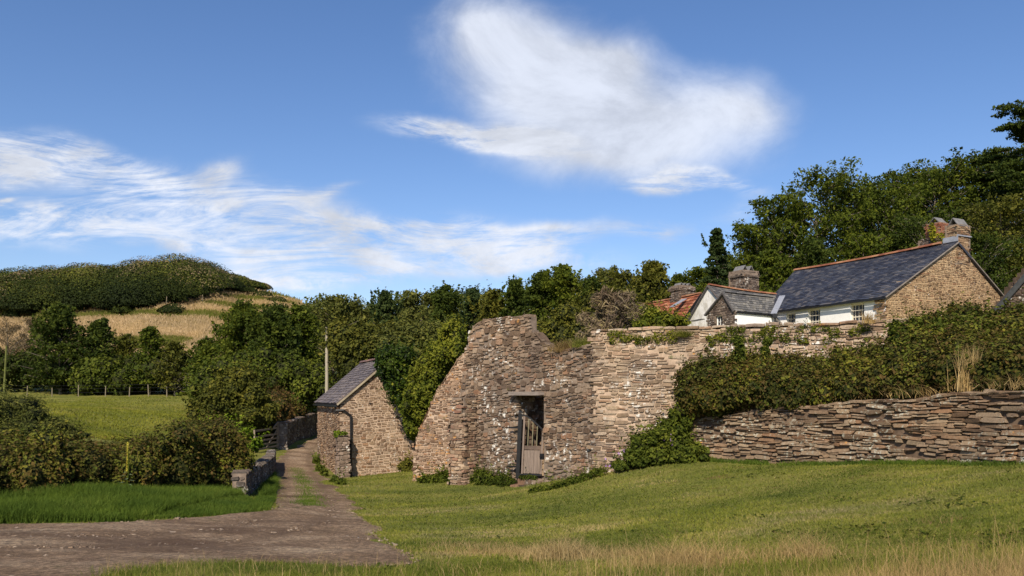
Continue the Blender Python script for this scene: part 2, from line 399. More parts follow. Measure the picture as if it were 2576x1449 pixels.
def bushthing(name, label, cat, blobs, n, size, mat, core=.8, stems=True, group=None, base=None, **kw):
    cen = np.mean([b[0] for b in blobs], axis=0)
    bz = base if base is not None else T(cen[0], cen[1])
    root = empty(name, (cen[0], cen[1], bz), label, cat, group)
    L, Cc = blob_foliage(blobs, n, size, core or .8, **kw)
    link('foliage', npmesh('foliage', *L), mat, root)
    if core: link('dark_core', npmesh('dark_core', Cc[0], Cc[1], r=np.zeros(len(Cc[1])), smooth=True), CORE, root)
    return root

BARK = simplemat('grey_bark', (.17, .145, .11), .95, .4, 5, .03, .1, stretch=(3, 3, .6))
TREEN = 0
def tree(name, label, u, vt, Y, wpx, kind, mat, hfrac=.12, leaf=None, dens=1.0, group=None, base=None, cat='tree', x0=None):
    global TREEN; TREEN += 1
    rg = np.random.default_rng(100+TREEN); rd = random.Random(TREEN)
    x = X(u, Y); zb = T(x, Y) if base is None else base; zt = Z(vt, Y); H = max(zt-zb, 1.5); R = wpx/F*Y/2
    root = empty(name, (x, Y, zb), label, cat, group)
    tb = B(); lean = rd.uniform(-.04, .04)*H
    tr0 = max(.06, H*.016)
    top = .97 if kind != 'broad' else .72
    tb.tube([(x, Y, zb-.3), (x+lean*.3, Y, zb+H*.3), (x+lean*.7, Y+.1, zb+H*.6), (x+lean, Y, zb+H*top)], [tr0*1.25, tr0, tr0*.65, tr0*.12], 7)
    Cs = []; sz = []
    nb = {'broad': 56, 'shaggy': 110, 'conifer': 100, 'cedar': 30, 'bare': 70, 'grey': 80}[kind]; R *= 1.12 if kind in ('shaggy', 'grey') else 1
    for i in range(nb):
        t = (i+rd.random())/nb; az = rd.uniform(0, 6.283); h0 = hfrac+(1-hfrac)*t
        if kind == 'broad':
            e = math.sqrt(max(0, 1-((h0-.58)/.45)**2)); Lb = R*(.35+.75*e)*rd.uniform(.7, 1.12); el = .1+.9*max(0, (h0-.35)); st_h = max(.15, h0-.22*rd.random()-.05)
        elif kind in ('shaggy', 'grey'):
            e = (1-h0)**.62*min(1, .55+h0*2.2) if kind == 'shaggy' else math.sqrt(max(0, 1-((h0-.5)/.55)**2)); Lb = R*1.15*max(.10, e)*rd.uniform(.65, 1.15); el = rd.uniform(.15, .75)+.4*h0; st_h = h0-.07
        elif kind == 'conifer':
            e = (1-h0)**.85; Lb = R*1.15*max(.08, e)*rd.uniform(.7, 1.1); el = rd.uniform(-.15, .3); st_h = h0-.02
        elif kind == 'cedar':
            Lb = R*rd.uniform(.45, 1.15)*(1.1-.55*h0); el = rd.uniform(.0, .22); h0 = hfrac+(1-hfrac)*round(t*8)/8+rd.uniform(-.012, .012); st_h = h0-.04
        else:
            e = math.sqrt(max(0, 1-((h0-.55)/.5)**2)); Lb = R*1.1*max(.2, e)*rd.uniform(.6, 1.1); el = rd.uniform(.4, 1.2); st_h = h0-.12
        a0 = np.array((x+lean*st_h, Y, zb+H*max(st_h, .05)))
        tip = np.array((x+lean*h0+math.cos(az)*Lb, Y+math.sin(az)*Lb, min(zb+H*h0+Lb*math.sin(el)*.5, zt)))
        if kind in ('shaggy', 'conifer', 'grey', 'bare'): tip[2] = min(zb+H*st_h+Lb*math.tan(min(el, 1.2)), zb+H*(h0+.09), zt)
        midp = a0*.45+tip*.55+np.array((0, 0, Lb*.06))
        lw = 1.7 if kind == 'broad' else 1
        tb.tube([a0, midp, tip], [tr0*.42*(1.1-h0)*lw, tr0*.24*(1.1-h0)*lw+.015, .012], 4, cap=False)
        nc = {'broad': 9, 'shaggy': 6, 'conifer': 5, 'cedar': 9, 'bare': 4, 'grey': 7}[kind]
        for j in range(nc):
            s = .35+.68*(j+rd.random())/nc
            pnt = (a0*(1-s)+tip*s) if s <= 1 else tip+(tip-a0)*(s-1)
            spread = Lb*(.22 if kind != 'cedar' else .3)*(1.1-.4*s)
            pnt = pnt+np.array([rd.gauss(0, spread), rd.gauss(0, spread), rd.gauss(0, spread*.35)])
            cr = {'broad': R*.15, 'shaggy': R*.15, 'conifer': R*.11, 'cedar': R*.14, 'bare': R*.16, 'grey': R*.15}[kind]*rd.uniform(.7, 1.35)
            Cs.append((*pnt, cr, rd.random()))
    if kind in ('shaggy', 'grey', 'conifer'):       # leading shoots that break the skyline
        for i in range(22 if kind != 'conifer' else 2):
            a = rd.uniform(0, 6.28); q = R*.75*math.sqrt(rd.random()); zz = zt-q*rd.uniform(.5, 1.1)-H*.04; lx = rd.uniform(-.5, .5)
            for j in range(8): Cs.append((x+lean+math.cos(a)*q+lx*j*H*.012, Y+math.sin(a)*q, zz+j*H*.014-(H*.05), R*(.085-.008*j), .8))
    Cs = np.array(Cs)
    ls = leaf or max(.12, 2.6*Y/804)
    area = (wpx*.3975)*(H/Y*804)
    n = int(min(34000, area*(2.0 if kind != 'broad' else 1.35)*dens)); n = max(n, 1500)
    w = Cs[:, 3]**1.6; w /= w.sum(); k = rg.choice(len(Cs), n, p=w)
    g = rg.normal(size=(n, 3)); g /= np.linalg.norm(g, axis=1)[:, None]; g *= (rg.random((n, 1))**.45)
    fl = {'broad': .62, 'shaggy': .5, 'conifer': .4, 'cedar': .16, 'bare': .9, 'grey': .8}[kind]
    C = Cs[k, :3]+g*Cs[k, 3:4]*np.array((1.25, 1.25, fl*1.25))
    C = C[C[:, 2] < zt+.25]
    k = k[:len(C)]
    rs = .3+.45*Cs[k % len(Cs), 4]
    L = cards(C, ls*np.where(rg.random(len(C)) < .3, 1.5, .85), up=.3, rs=rs, asp=.62 if kind != 'bare' else .12, seed=TREEN)
    link('crown', npmesh('crown', *L), mat, root)
    tb.build('trunk', BARK, root, smooth=True)
    return root

LF = dict(
 dark=leafmat('leaf_dark', [(.012, .022, .006), (.030, .046, .012), (.055, .075, .018), (.10, .115, .028)]),
 mid=leafmat('leaf_mid', [(.020, .032, .007), (.045, .065, .012), (.085, .105, .018), (.15, .16, .03)]),
 olive=leafmat('leaf_olive', [(.028, .032, .010), (.06, .066, .018), (.105, .105, .028), (.17, .15, .045)]),
 blue=leafmat('leaf_bluegreen', [(.012, .024, .012), (.026, .044, .022), (.046, .068, .034), (.075, .095, .05)]),
 yellow=leafmat('leaf_yellow', [(.05, .06, .008), (.11, .12, .014), (.19, .19, .025), (.28, .26, .04)]),
 greyg=leafmat('leaf_greygreen', [(.04, .05, .018), (.075, .085, .032), (.12, .125, .05), (.17, .165, .07)]),
 brown=leafmat('leaf_brown', [(.045, .03, .014), (.085, .058, .028), (.14, .10, .05), (.2, .15, .08)]),
 bramble=leafmat('leaf_bramble', [(.014, .02, .006), (.036, .046, .012), (.07, .068, .02), (.12, .075, .025), (.10, .12, .028), (.18, .165, .045)], pscale=.9, patch=.5),
 bramble2=leafmat('leaf_bramble_red', [(.022, .02, .008), (.06, .045, .014), (.12, .07, .022), (.17, .10, .035), (.10, .105, .022), (.2, .16, .05)], pscale=.7),
 ivy=leafmat('leaf_ivy', [(.008, .018, .005), (.02, .038, .01), (.04, .065, .014), (.075, .105, .025)], rough=.35),
 ivyl=leafmat('leaf_ivy_light', [(.03, .045, .008), (.075, .095, .015), (.14, .15, .024), (.22, .21, .045)]),
 bright=leafmat('leaf_bright', [(.04, .07, .008), (.08, .13, .012), (.14, .2, .02), (.2, .27, .03)]),
 nettle=leafmat('leaf_nettle', [(.02, .033, .008), (.05, .068, .014), (.09, .11, .022), (.15, .16, .04)]),
 flower=leafmat('leaf_purple', [(.35, .18, .5), (.5, .28, .6), (.6, .4, .7)], trans=.2, patch=.1),
 grass=leafmat('blade_green', [(.035, .062, .012), (.065, .105, .022), (.10, .145, .034), (.16, .185, .06)], trans=.35, pscale=.7),
 lawn=leafmat('blade_lawn', [(.07, .09, .022), (.132, .15, .04), (.21, .205, .065), (.34, .27, .125)], trans=.3, patch=.35, pscale=.5),
 pasture=leafmat('blade_pasture', [(.08, .095, .02), (.14, .15, .03), (.20, .19, .05), (.26, .18, .075)], trans=.2, pscale=.25, patch=.4),
 straw=leafmat('blade_straw', [(.16, .105, .04), (.30, .205, .085), (.45, .325, .145), (.58, .44, .23)], trans=.25, patch=.2),
 twig=leafmat('twig_grey', [(.07, .045, .028), (.15, .11, .075), (.26, .21, .155)], trans=0, patch=.2),
)

# woodland and hedgerow trees: (label, u, v top, Y, width px, kind, leaf)
TREES = [
 ('bare brown twiggy tree at the far left edge of the row', 22, 805, 78, 105, 'bare', 'brown', 1.0),
 ('second bare brown tree beside the dark pointed tree on the left', 78, 800, 80, 85, 'bare', 'brown', 1.0),
 ('tall dark green pointed tree at the left end of the hedgerow', 152, 764, 76, 150, 'shaggy', 'dark', 1.2),
 ('dark green tree just right of the tallest tree in the left row', 252, 800, 77, 115, 'shaggy', 'dark', 1),
 ('slim olive tree in the gap in front of the golden slope', 318, 838, 78, 80, 'shaggy', 'olive', 1),
 ('tree with a pale yellow tip in front of the golden slope', 376, 818, 76, 90, 'shaggy', 'mid', 1.1),
 ('low ragged tree with a thin bare top below the golden grass', 440, 862, 75, 100, 'shaggy', 'olive', 1),
 ('dark conical tree at the left shoulder of the big dense trees', 525, 850, 66, 110, 'shaggy', 'mid', 1.1),
 ('dense dark tree with bright tips left of the utility pole', 610, 762, 62, 190, 'shaggy', 'mid', 1.3),
 ('widest dense green tree left of the utility pole', 690, 768, 60, 180, 'shaggy', 'dark', 1.4),
 ('dense tree with yellow green upper shoots nearest the utility pole', 752, 762, 63, 140, 'shaggy', 'mid', 1.3),
 ('rounded grey green tree behind the top of the utility pole', 838, 752, 82, 170, 'grey', 'greyg', 1.2),
 ('grey green tree on the skyline right of the utility pole', 905, 770, 84, 140, 'grey', 'greyg', 1.2),
 ('dark blue green tree standing above the barn roof', 980, 716, 62, 105, 'shaggy', 'blue', 1.4),
 ('soft grey green tree between two dark trees behind the barn', 1052, 742, 78, 130, 'grey', 'greyg', 1.2),
 ('pointed green tree above the light ivy behind the ruin', 1122, 702, 62, 110, 'shaggy', 'dark', 1.3),
 ('slender dark tree left of the highest point of the ruin', 1188, 712, 66, 90, 'shaggy', 'blue', 1.2),
 ('broad green tree directly above the ruin top', 1245, 722, 64, 120, 'shaggy', 'olive', 1.2),
 ('dark tree with a tufted top behind the ruin summit', 1292, 690, 62, 95, 'shaggy', 'dark', 1.2),
 ('large dark tree right of the ruin summit', 1352, 672, 56, 140, 'shaggy', 'dark', 1.5),
 ('tallest sharp topped tree in the middle of the wood', 1425, 658, 54, 130, 'shaggy', 'mid', 1.5),
 ('bushy green tree left of the grey bare shrub', 1480, 690, 57, 110, 'shaggy', 'dark', 1.3),
 ('small rounded grey tree far back on the skyline', 1520, 676, 84, 70, 'grey', 'greyg', 1.2),
 ('second small rounded tree on the skyline left of the brown topped tree', 1562, 688, 82, 80, 'grey', 'olive', 1.2),
 ('brown topped bushy tree left of the lead capped chimney', 1642, 652, 66, 130, 'shaggy', 'olive', 1.5),
 ('low green tree behind the red tiled roof chimney', 1705, 690, 70, 90, 'shaggy', 'mid', 1.2),
 ('yellow green bushy tree behind the white gable', 1762, 682, 66, 110, 'grey', 'mid', 1.3),
 ('dark blue pointed conifer left of the tall wood', 1812, 572, 56, 135, 'conifer', 'blue', 1.1),
 ('green shrubby tree below the dark conifer', 1822, 640, 64, 110, 'shaggy', 'mid', 1.2),
 ('leafy tree at the left shoulder of the tall wood', 1898, 560, 66, 120, 'broad', 'mid', 1.1),
 ('tall open ash tree with visible limbs above the slate roof', 1970, 505, 65, 150, 'broad', 'mid', 1.1),
 ('largest rounded ash tree above the slate farmhouse roof', 2062, 440, 64, 215, 'broad', 'mid', 1.1),
 ('green broad tree right of the largest ash', 2155, 462, 68, 170, 'broad', 'dark', 1.1),
 ('yellow green broad tree in the middle of the tall wood', 2228, 470, 66, 190, 'broad', 'mid', 1.2),
 ('tree with an uneven top behind the yellow green broad tree', 2290, 430, 76, 170, 'broad', 'dark', 1.1),
 ('dense tree above the twin chimneys', 2355, 415, 72, 190, 'broad', 'mid', 1.1),
 ('dark rounded tree right of the chimneys on the skyline', 2440, 396, 74, 190, 'broad', 'dark', 1.2),
 ('dark cedar with flat layered boughs below the top right corner', 2530, 372, 70, 220, 'cedar', 'dark', 1.1),
 ('tall cedar with drooping tiers leaning in at the right edge', 2596, 275, 62, 280, 'cedar', 'dark', 2.0),
 ('olive layered tree behind the stone gable', 2520, 515, 58, 210, 'broad', 'olive', 1.2),
 ('dark leafy tree filling the gap right of the stone gable', 2470, 600, 54, 140, 'broad', 'dark', 1.2),
 ('green shrub tree below the ash beside the centre chimney', 1935, 628, 60, 120, 'shaggy', 'mid', 1.2),
 ('bright green small tree just above the slate ridge', 2178, 596, 60, 100, 'grey', 'mid', 1.2),
 ('dark holly like tree behind the far end of the slate ridge', 2050, 600, 60, 120, 'shaggy', 'dark', 1.2),
 ('dark leafy tree behind the brick chimney', 2330, 540, 60, 160, 'broad', 'dark', 1.2),
 ('dark understorey tree behind the middle of the slate ridge', 2255, 580, 62, 120, 'shaggy', 'dark', 1.2),
]
for lb, u, vt, Y, w, kd, mt, dn in TREES:
    tree({'conifer': 'conifer_tree', 'cedar': 'cedar_tree', 'bare': 'bare_tree'}.get(kd, 'woodland_tree'), lb, u, vt, Y, w, kd, LF[mt], dens=dn,
         hfrac=.12 if kd != 'broad' else .25, group='trees of the wood behind the farm')

def pxblob(u, v, Y, ru, rv, dy=None):
    """ellipsoid by its photo centre, distance and half sizes in photo pixels"""
    return (P(u, v, Y), (ru/F*Y, dy if dy else ru/F*Y, rv/F*Y))
# far canopy
CV = [(700,800),(780,772),(850,758),(920,768),(1000,760),(1100,742),(1200,735),(1300,722),(1400,715),(1500,700),(1600,705),(1700,712),(1800,690),(1900,600),(2000,560)]
rd = random.Random(31); fb = []
for i in range(200):
    u = rd.uniform(690, 1960); Y = rd.uniform(88, 104); v = prof(u, CV)+rd.uniform(0, 110)*rd.random(); r = rd.uniform(1.3, 2.4); fb.append((P(u, v+r*F/Y, Y), (r, r, r)))
L_, C_ = blob_foliage(fb, 110000, .30, .8, seed=32, jag=.2)
fw_ = link('far_wood', npmesh('far_wood', *L_), LF['greyg']); tag(fw_, 'soft grey green wood on the far slope behind the nearer trees', 'wood', kind='stuff')
# understorey
bushthing('hedgerow', 'dark leafy undergrowth below the left row of trees, along the wire fence', 'hedgerow',
    [pxblob(u+U(-8, 8), U(925, 960), 77+U(-1, 2), U(32, 50), U(38, 58), 2.0) for u in range(-20, 520, 26)], 14000, .30, LF['dark'], seed=21)
bushthing('bush', 'bright green rounded bush in the left undergrowth behind the wire fence', 'bush',
    [pxblob(u, v, 75.0, 34, 34, 1.6) for u, v in ((235, 945), (265, 930), (300, 955), (215, 965))], 4200, .28, LF['nettle'], seed=22)
bushthing('bush', 'low dark green bushes below the big dense trees, left of the utility pole', 'bush',
    [pxblob(u, v, 58.0, 55, 50, 2.) for u, v in ((540, 960), (600, 940), (660, 930), (720, 940), (760, 960), (640, 975), (790, 985))], 9000, .24, LF['nettle'], seed=23)
bushthing('bush', 'rounded green shrub rising out of the brambles left of the barn', 'bush',
    [pxblob(u, v, 44.0, ru, rv) for u, v, ru, rv in ((590, 980, 50, 42), (560, 1010, 48, 40), (630, 1000, 45, 48), (520, 1030, 40, 30), (600, 950, 30, 22), (640, 1045, 50, 35))], 9000, .19, LF['olive'], seed=24)
bushthing('shrub', 'yellow green shrubs tinged orange above the barn roof', 'shrub',
    [pxblob(u, v, 50.0, ru, rv) for u, v, ru, rv in ((860, 850, 40, 40), (900, 870, 45, 40), (945, 850, 45, 32), (890, 920, 40, 50), (985, 850, 40, 35), (1030, 860, 40, 40))], 9000, .22, LF['olive'], seed=25)
bushthing('shrub', 'pale twiggy yellow green thicket at the top of the ivy bank beside the ruin', 'shrub',
    [pxblob(u, v, 37.0, ru, rv) for u, v, ru, rv in ((1000, 875, 45, 30), (1040, 855, 42, 34), (1085, 850, 40, 34), (1060, 890, 50, 40), (985, 895, 34, 26), (1110, 870, 40, 40))], 9000, .15, LF['greyg'], seed=26)
bushthing('ivy_bush', 'bright yellow green ivy climbing the bank against the left side of the ruin', 'ivy',
    [pxblob(u, v, 31.0, ru, rv, 1.2) for u, v, ru, rv in ((1140, 850, 34, 36), (1115, 895, 42, 42), (1085, 940, 42, 42), (1062, 990, 34, 42), (1045, 1040, 30, 42), (1095, 975, 30, 40), (1150, 885, 24, 30), (1040, 1075, 20, 24), (1075, 1000, 36, 36))], 15000, .11, LF['ivyl'], seed=27, thick=.12)
bushthing('ivy_bush', 'dark glossy ivy ball spilling over the barn gable', 'ivy',
    [pxblob(u, v, 31.8, ru, rv, .9) for u, v, ru, rv in ((985, 915, 34, 38), (1005, 945, 36, 42), (1000, 980, 28, 36), (968, 930, 20, 30), (1020, 905, 22, 28), (1022, 1010, 22, 30), (1036, 1050, 18, 28), (1030, 975, 22, 36), (1040, 1085, 13, 20))], 12000, .11, LF['ivy'], seed=28, thick=.1)
# shrubs above the garden wall
tree('bare_shrub', 'leafless grey brown rounded shrub above the garden wall', 1545, 740, 33, 150, 'bare', LF['twig'], cat='shrub', dens=1.2, base=.2, leaf=.26)
bushthing('shrub', 'small bright green shrub on top of the garden wall by the white gable', 'shrub',
    [pxblob(u, v, 27.0, ru, rv, .6) for u, v, ru, rv in ((1640, 805, 22, 20), (1670, 808, 26, 18), (1705, 812, 24, 15), (1640, 792, 12, 14), (1612, 818, 20, 10))], 3500, .11, LF['ivyl'], seed=30, base=1.5)
bushthing('bush', 'brown green scrub between the red roof and the dark wood', 'bush',
    [pxblob(u, v, 42.0, ru, rv) for u, v, ru, rv in ((1450, 830, 60, 60), (1510, 790, 50, 50), (1400, 850, 55, 50), (1590, 810, 50, 45), (1340, 860, 50, 50), (1570, 770, 40, 40))], 9000, .17, LF['olive'], seed=31, base=-1)

# brambles, left
def area_blobs(poly, step, hf, rr, seed, squash=.9):
    rd = random.Random(seed); xs = [p[0] for p in poly]; ys = [p[1] for p in poly]; out = []
    x = min(xs)
    while x < max(xs):
        y = min(ys)
        while y < max(ys):
            px = x+rd.uniform(-.4, .4)*step; py = y+rd.uniform(-.4, .4)*step
            if inpoly(np.array([px]), np.array([py]), poly)[0]:
                g = T(px, py); h = hf(px, py)*rd.uniform(.85, 1.15); r = rr*rd.uniform(.8, 1.25)
                out.append(((px, py, g+h-r*squash*.9), (r, r, r*squash)))
                if h > 1.6*r: out.append(((px+rd.uniform(-.2, .2), py-.1, g+(h-r)*.45), (r*.95, r*.95, h*.42)))
            y += step
        x += step
    return out
def HB(u, v): return hit(u, v)[:2]
n1 = [HB(-260, 1262), HB(-60, 1258), HB(150, 1245), HB(300, 1238), HB(450, 1235), HB(590, 1236), (-7.3, 20.7), (-9.35, 26), (-11.2, 31), (-12.7, 36), (-13.5, 36.5), (-12.4, 31), (-12.0, 27.5), (-12.4, 24.5), (-14.6, 22), (-18.5, 20)]
VB1 = [(-300,1092),(0,1095),(200,1105),(340,1106),(430,1085),(470,1062),(540,1050),(600,1066),(640,1128),(700,1150)]
def hb1(x, y): return min(1.9, max(.3, Z(prof(x/y*F+HU, VB1), y)-T(x, y)-.28+.15*math.sin(x*1.3)*math.sin(y)))
bl = area_blobs(n1, .85, hb1, .6, 5); bl1 = bl
HL = bushthing('bramble_hedge', 'wide rusty green bramble thicket between the left grass verge and the field', 'brambles', bl, 190000, .085, LF['bramble'], core=.78, ground=True, seed=33, thick=.13, rs_var=.3)
n2 = [(-13.7, 47), (-14.7, 52), (-16.0, 61), (-21.5, 61), (-18.6, 50), (-16.6, 44), (-15, 46)]
VB2 = [(400,1030),(520,1020),(600,1005),(700,998),(760,985),(810,982)]
bl = area_blobs(n2, 1.25, lambda x, y: min(3.4, max(.8, Z(prof(x/y*F+HU, VB2), y)-T(x, y)+.3*math.sin(x*1.3)*math.sin(y*.7))), 1.05, 6); bl2 = bl
HL2 = bushthing('bramble_hedge', 'brown green bramble bank above the lane wall beyond the wooden gate', 'brambles', bl, 70000, .15, LF['bramble2'], core=.86, ground=True, seed=34, thick=.13, rs_var=.3)
bushthing('vine', 'patch of bright green climber on the brambles left of the wooden gate', 'climber',
    [pxblob(u, v, 27.5, ru, rv, .5) for u, v, ru, rv in ((530, 1110, 22, 24), (560, 1085, 24, 18), (545, 1140, 14, 26), (605, 1095, 20, 14), (515, 1085, 14, 12), (640, 1120, 12, 14))], 4200, .12, LF['bright'], seed=35, core=.6, jag=.35)
bushthing('willow_scrub', 'grey green feathery scrub between the brambles and the field at the far left', 'bush',
    [pxblob(u, v, 25.0, ru, rv, 1.3) for u, v, ru, rv in ((20, 1060, 60, 55), (80, 1075, 50, 40), (-50, 1040, 60, 60), (130, 1090, 40, 26), (40, 1020, 30, 20), (170, 1100, 26, 14))], 14000, .12, LF['greyg'], seed=36, asp=.3, jag=.3)

def stems(rootobj, bl, n, h, seed):
    rg = np.random.default_rng(seed); k = rg.integers(0, len(bl), n); c = np.array([bl[i][0] for i in k]); r = np.array([bl[i][1] for i in k])
    d = rg.normal(size=(n, 3)); d[:, 2] = np.abs(d[:, 2])+.4; d[:, 1] -= .5; d /= np.linalg.norm(d, axis=1)[:, None]; Q = c+d*r*.8
    link('stems', npmesh('stems', *blades(Q, h, .011, 1.3, 4, .3)), LF['straw'], rootobj)['kind'] = 'stuff'
def blades(Pb, h, w, lean=.35, seg=2, rs=None, bias=(0, 0)):
    """curved tapering blades; Pb bases"""
    n = len(Pb); az = RNG.uniform(0, 6.283, n); face_ = RNG.uniform(0, 6.283, n)
    h = np.asarray(h)*RNG.uniform(.6, 1.3, n); ln = lean*RNG.uniform(.2, 1.6, n)
    dx = np.c_[np.cos(az)+bias[0], np.sin(az)+bias[1], np.zeros(n)]; sx = np.c_[np.cos(face_), np.sin(face_)*.5, np.zeros(n)]
    w = np.asarray(w)*RNG.uniform(.7, 1.3, n); V = []
    for i in range(seg+1):
        t = i/seg; c = Pb+dx*(ln*h*t*t)[:, None]; c = c.copy(); c[:, 2] += h*t*(1-.3*np.minimum(ln, 1.2)*t)
        ww = (w*(1-t*.92)/2)[:, None]; V += [c-sx*ww, c+sx*ww]
    V = np.stack(V, 1); m_ = V.shape[1]; base = (np.arange(n)*m_)[:, None]
    Fq = np.concatenate([base+np.array([[2*i, 2*i+1, 2*i+3, 2*i+2]]) for i in range(seg)], 0)
    r = RNG.random(n) if rs is None else np.clip(rs+RNG.normal(size=n)*.15, 0, 1)
    return V.reshape(-1, 3), Fq, np.tile(r, seg)
stems(HL, bl1, 700, .45, 1); stems(HL2, bl2, 250, .6, 2)
# ---------------------------------------------------------------- stone work
class Face:
    """vertical (or battered) face along a plan polyline; d is measured out of the wall"""
    def __init__(s, pts, batter=0, z0=0, flip=False):
        s.p = [Vector((a, b, 0)) for a, b in pts]; s.L = [0]
        for a, b in zip(s.p, s.p[1:]): s.L.append(s.L[-1]+(b-a).length)
        s.batter = batter; s.z0 = z0; s.flip = flip
    def at(s, t, z, d=0):
        i = 0
        while i < len(s.L)-2 and t > s.L[i+1]: i += 1
        a, b = s.p[i], s.p[i+1]; dr = (b-a).normalized(); n = Vector((dr.y, -dr.x, 0))
        if s.flip: n = -n
        q = a+dr*(t-s.L[i]); q = q+n*(d-s.batter*(z-s.z0)); return Vector((q.x, q.y, z))
    def sz(s, u, v):
        """photo pixel -> (s, z) on this face (ignoring batter)"""
        k = (u-HU)/F; best = None
        for i, (a, b) in enumerate(zip(s.p, s.p[1:])):
            den = (b.x-a.x)-k*(b.y-a.y)
            if abs(den) < 1e-9: continue
            t = (k*a.y-a.x)/den
            ok = (t >= 0 or i == 0) and (t <= 1 or i == len(s.p)-2)
            if ok:
                Y = a.y+(b.y-a.y)*t; best = (s.L[i]+t*(b-a).length, Z(v, Y))
                if 0 <= t <= 1: break
        return best
def ip(x, y, poly):
    r = False; n = len(poly)
    for i in range(n):
        x1, y1 = poly[i]; x2, y2 = poly[(i+1) % n]
        if (y1 > y) != (y2 > y) and x < (x2-x1)*(y-y1)/(y2-y1)+x1: r = not r
    return r
def stone(b, face, s0, s1, z0, z1, d, rnd, r, m=0, back=-.05, tlt=.045):
    w = s1-s0; h = z1-z0; cx = (s0+s1)/2; cz = (z0+z1)/2
    c = .13*min(w, h*2.2)/w if w > 0 else .2; tl = rnd.gauss(0, tlt)
    base = [(-.5+c*rnd.uniform(.3, 1.8), -.5), (.5-c*rnd.uniform(.3, 1.8), -.5), (.5, -.3), (.5, .32), (.5-c*rnd.uniform(.3, 1.8), .5), (-.5+c*rnd.uniform(.3, 1.8), .5), (-.5, .3), (-.5, -.32)]
    j = lambda q: rnd.uniform(-q, q)
    out = [(cx+(x+j(.06))*w, cz+(z+j(.10))*h+tl*x*w) for x, z in base]
    dl = d*rnd.uniform(.5, 1.2); t1, t2 = rnd.uniform(-.25, .25)*d, rnd.uniform(-.35, .2)*d
    k = .86
    fr = [(cx+(x-cx)*(1-(1-k)*min(1, h/w*1.2)), cz+(z-cz)*.84) for x, z in out]
    V = [face.at(x, z, back) for x, z in out]+[face.at(x, z, dl*.55) for x, z in out]+[face.at(x, z, dl+t1*(x-cx)/w*2+t2*(z-cz)/h*2) for x, z in fr]
    Fs = []
    for i in range(8):
        q = (i+1) % 8
        Fs.append((i, q, 8+q, 8+i)); Fs.append((8+i, 8+q, 16+q, 16+i))
    Fs.append(tuple(16+i for i in range(8)))
    if face.flip: Fs = [f[::-1] for f in Fs]
    b.add(V, Fs, r, m)
def stones(b, face, poly, ch=(.07, .15), cl=(.14, .42), d=.05, gap=.012, seed=1, holes=(), wave=.04, colf=None, split=.2, m=0, tilt=.05):
    rnd = random.Random(seed); zs = [p[1] for p in poly]; ss = [p[0] for p in poly]
    z = min(zs); smin, smax = min(ss), max(ss)
    while z < max(zs):
        h = rnd.uniform(*ch); s = smin-rnd.uniform(0, cl[1])
        while s < smax:
            l = rnd.uniform(*cl)*(h/ch[1]*.5+.6)
            wv = wave*(math.sin(s*1.7+z*3)+.6*math.sin(s*4.1+z*5))
            cx, cz = s+l/2, z+h/2+wv
            if ip(cx, cz, poly) and not any(a-.02 < cx < b_+.02 and c-.02 < cz < e for a, b_, c, e in holes):
                def put(a0, a1, b0, b1):
                    rr = rnd.random() if colf is None else colf(cx, cz, rnd)
                    stone(b, face, a0+gap/2, a1-gap/2, b0+gap/2, b1-gap/2, d, rnd, rr, m, tlt=tilt)
                h1 = h*rnd.uniform(.9, 1.12)
                if rnd.random() < split and h > .09: zz = z+wv; q = rnd.uniform(.35, .65)*h; put(s, s+l, zz, zz+q); put(s, s+l*rnd.uniform(.8, 1), zz+q, zz+h)
                elif l > 1.6*h and rnd.random() < .12: put(s, s+l*.5, z+wv, z+wv+h1); put(s+l*.5, s+l, z+wv, z+wv+h1)
                else: put(s, s+l, z+wv, z+wv+h1)
            s += l
        z += h
def slab(b, face, poly, th, cell=.1, holes=(), r=.5, m=0, d0=0):
    """solid rubble core behind the stones"""
    ss = [p[0] for p in poly]; zs = [p[1] for p in poly]
    ns = int((max(ss)-min(ss))/cell)+2; nz = int((max(zs)-min(zs))/cell)+2; s0 = min(ss); z0 = min(zs)
    pts = [(s0+(i+.5)*cell, z0+(k+.5)*cell) for i in range(ns) for k in range(nz)]
    PX = np.array([p[0] for p in pts]); PZ = np.array([p[1] for p in pts])
    occ = inpoly(PX, PZ, poly)
    for a, b_, c, e in holes: occ &= ~((PX > a) & (PX < b_) & (PZ > c) & (PZ < e))
    occ = occ.reshape(ns, nz); vid = {}
    def V(i, k, back):
        key = (i, k, back)
        if key not in vid: vid[key] = len(b.v); b.v.append(tuple(face.at(s0+i*cell, z0+k*cell, d0-(th if back else 0))))
        return vid[key]
    def q(*ids): b.f.append(list(ids)); b.r.append(r); b.m.append(m)
    for i in range(ns):
        for k in range(nz):
            if not occ[i, k]: continue
            q(V(i, k, 0), V(i+1, k, 0), V(i+1, k+1, 0), V(i, k+1, 0)); q(V(i, k, 1), V(i, k+1, 1), V(i+1, k+1, 1), V(i+1, k, 1))
            if i == 0 or not occ[i-1, k]: q(V(i, k, 1), V(i, k, 0), V(i, k+1, 0), V(i, k+1, 1))
            if i == ns-1 or not occ[i+1, k]: q(V(i+1, k, 0), V(i+1, k, 1), V(i+1, k+1, 1), V(i+1, k+1, 0))
            if k == 0 or not occ[i, k-1]: q(V(i, k, 0), V(i, k, 1), V(i+1, k, 1), V(i+1, k, 0))
            if k == nz-1 or not occ[i, k+1]: q(V(i, k+1, 0), V(i+1, k+1, 0), V(i+1, k+1, 1), V(i, k+1, 1))
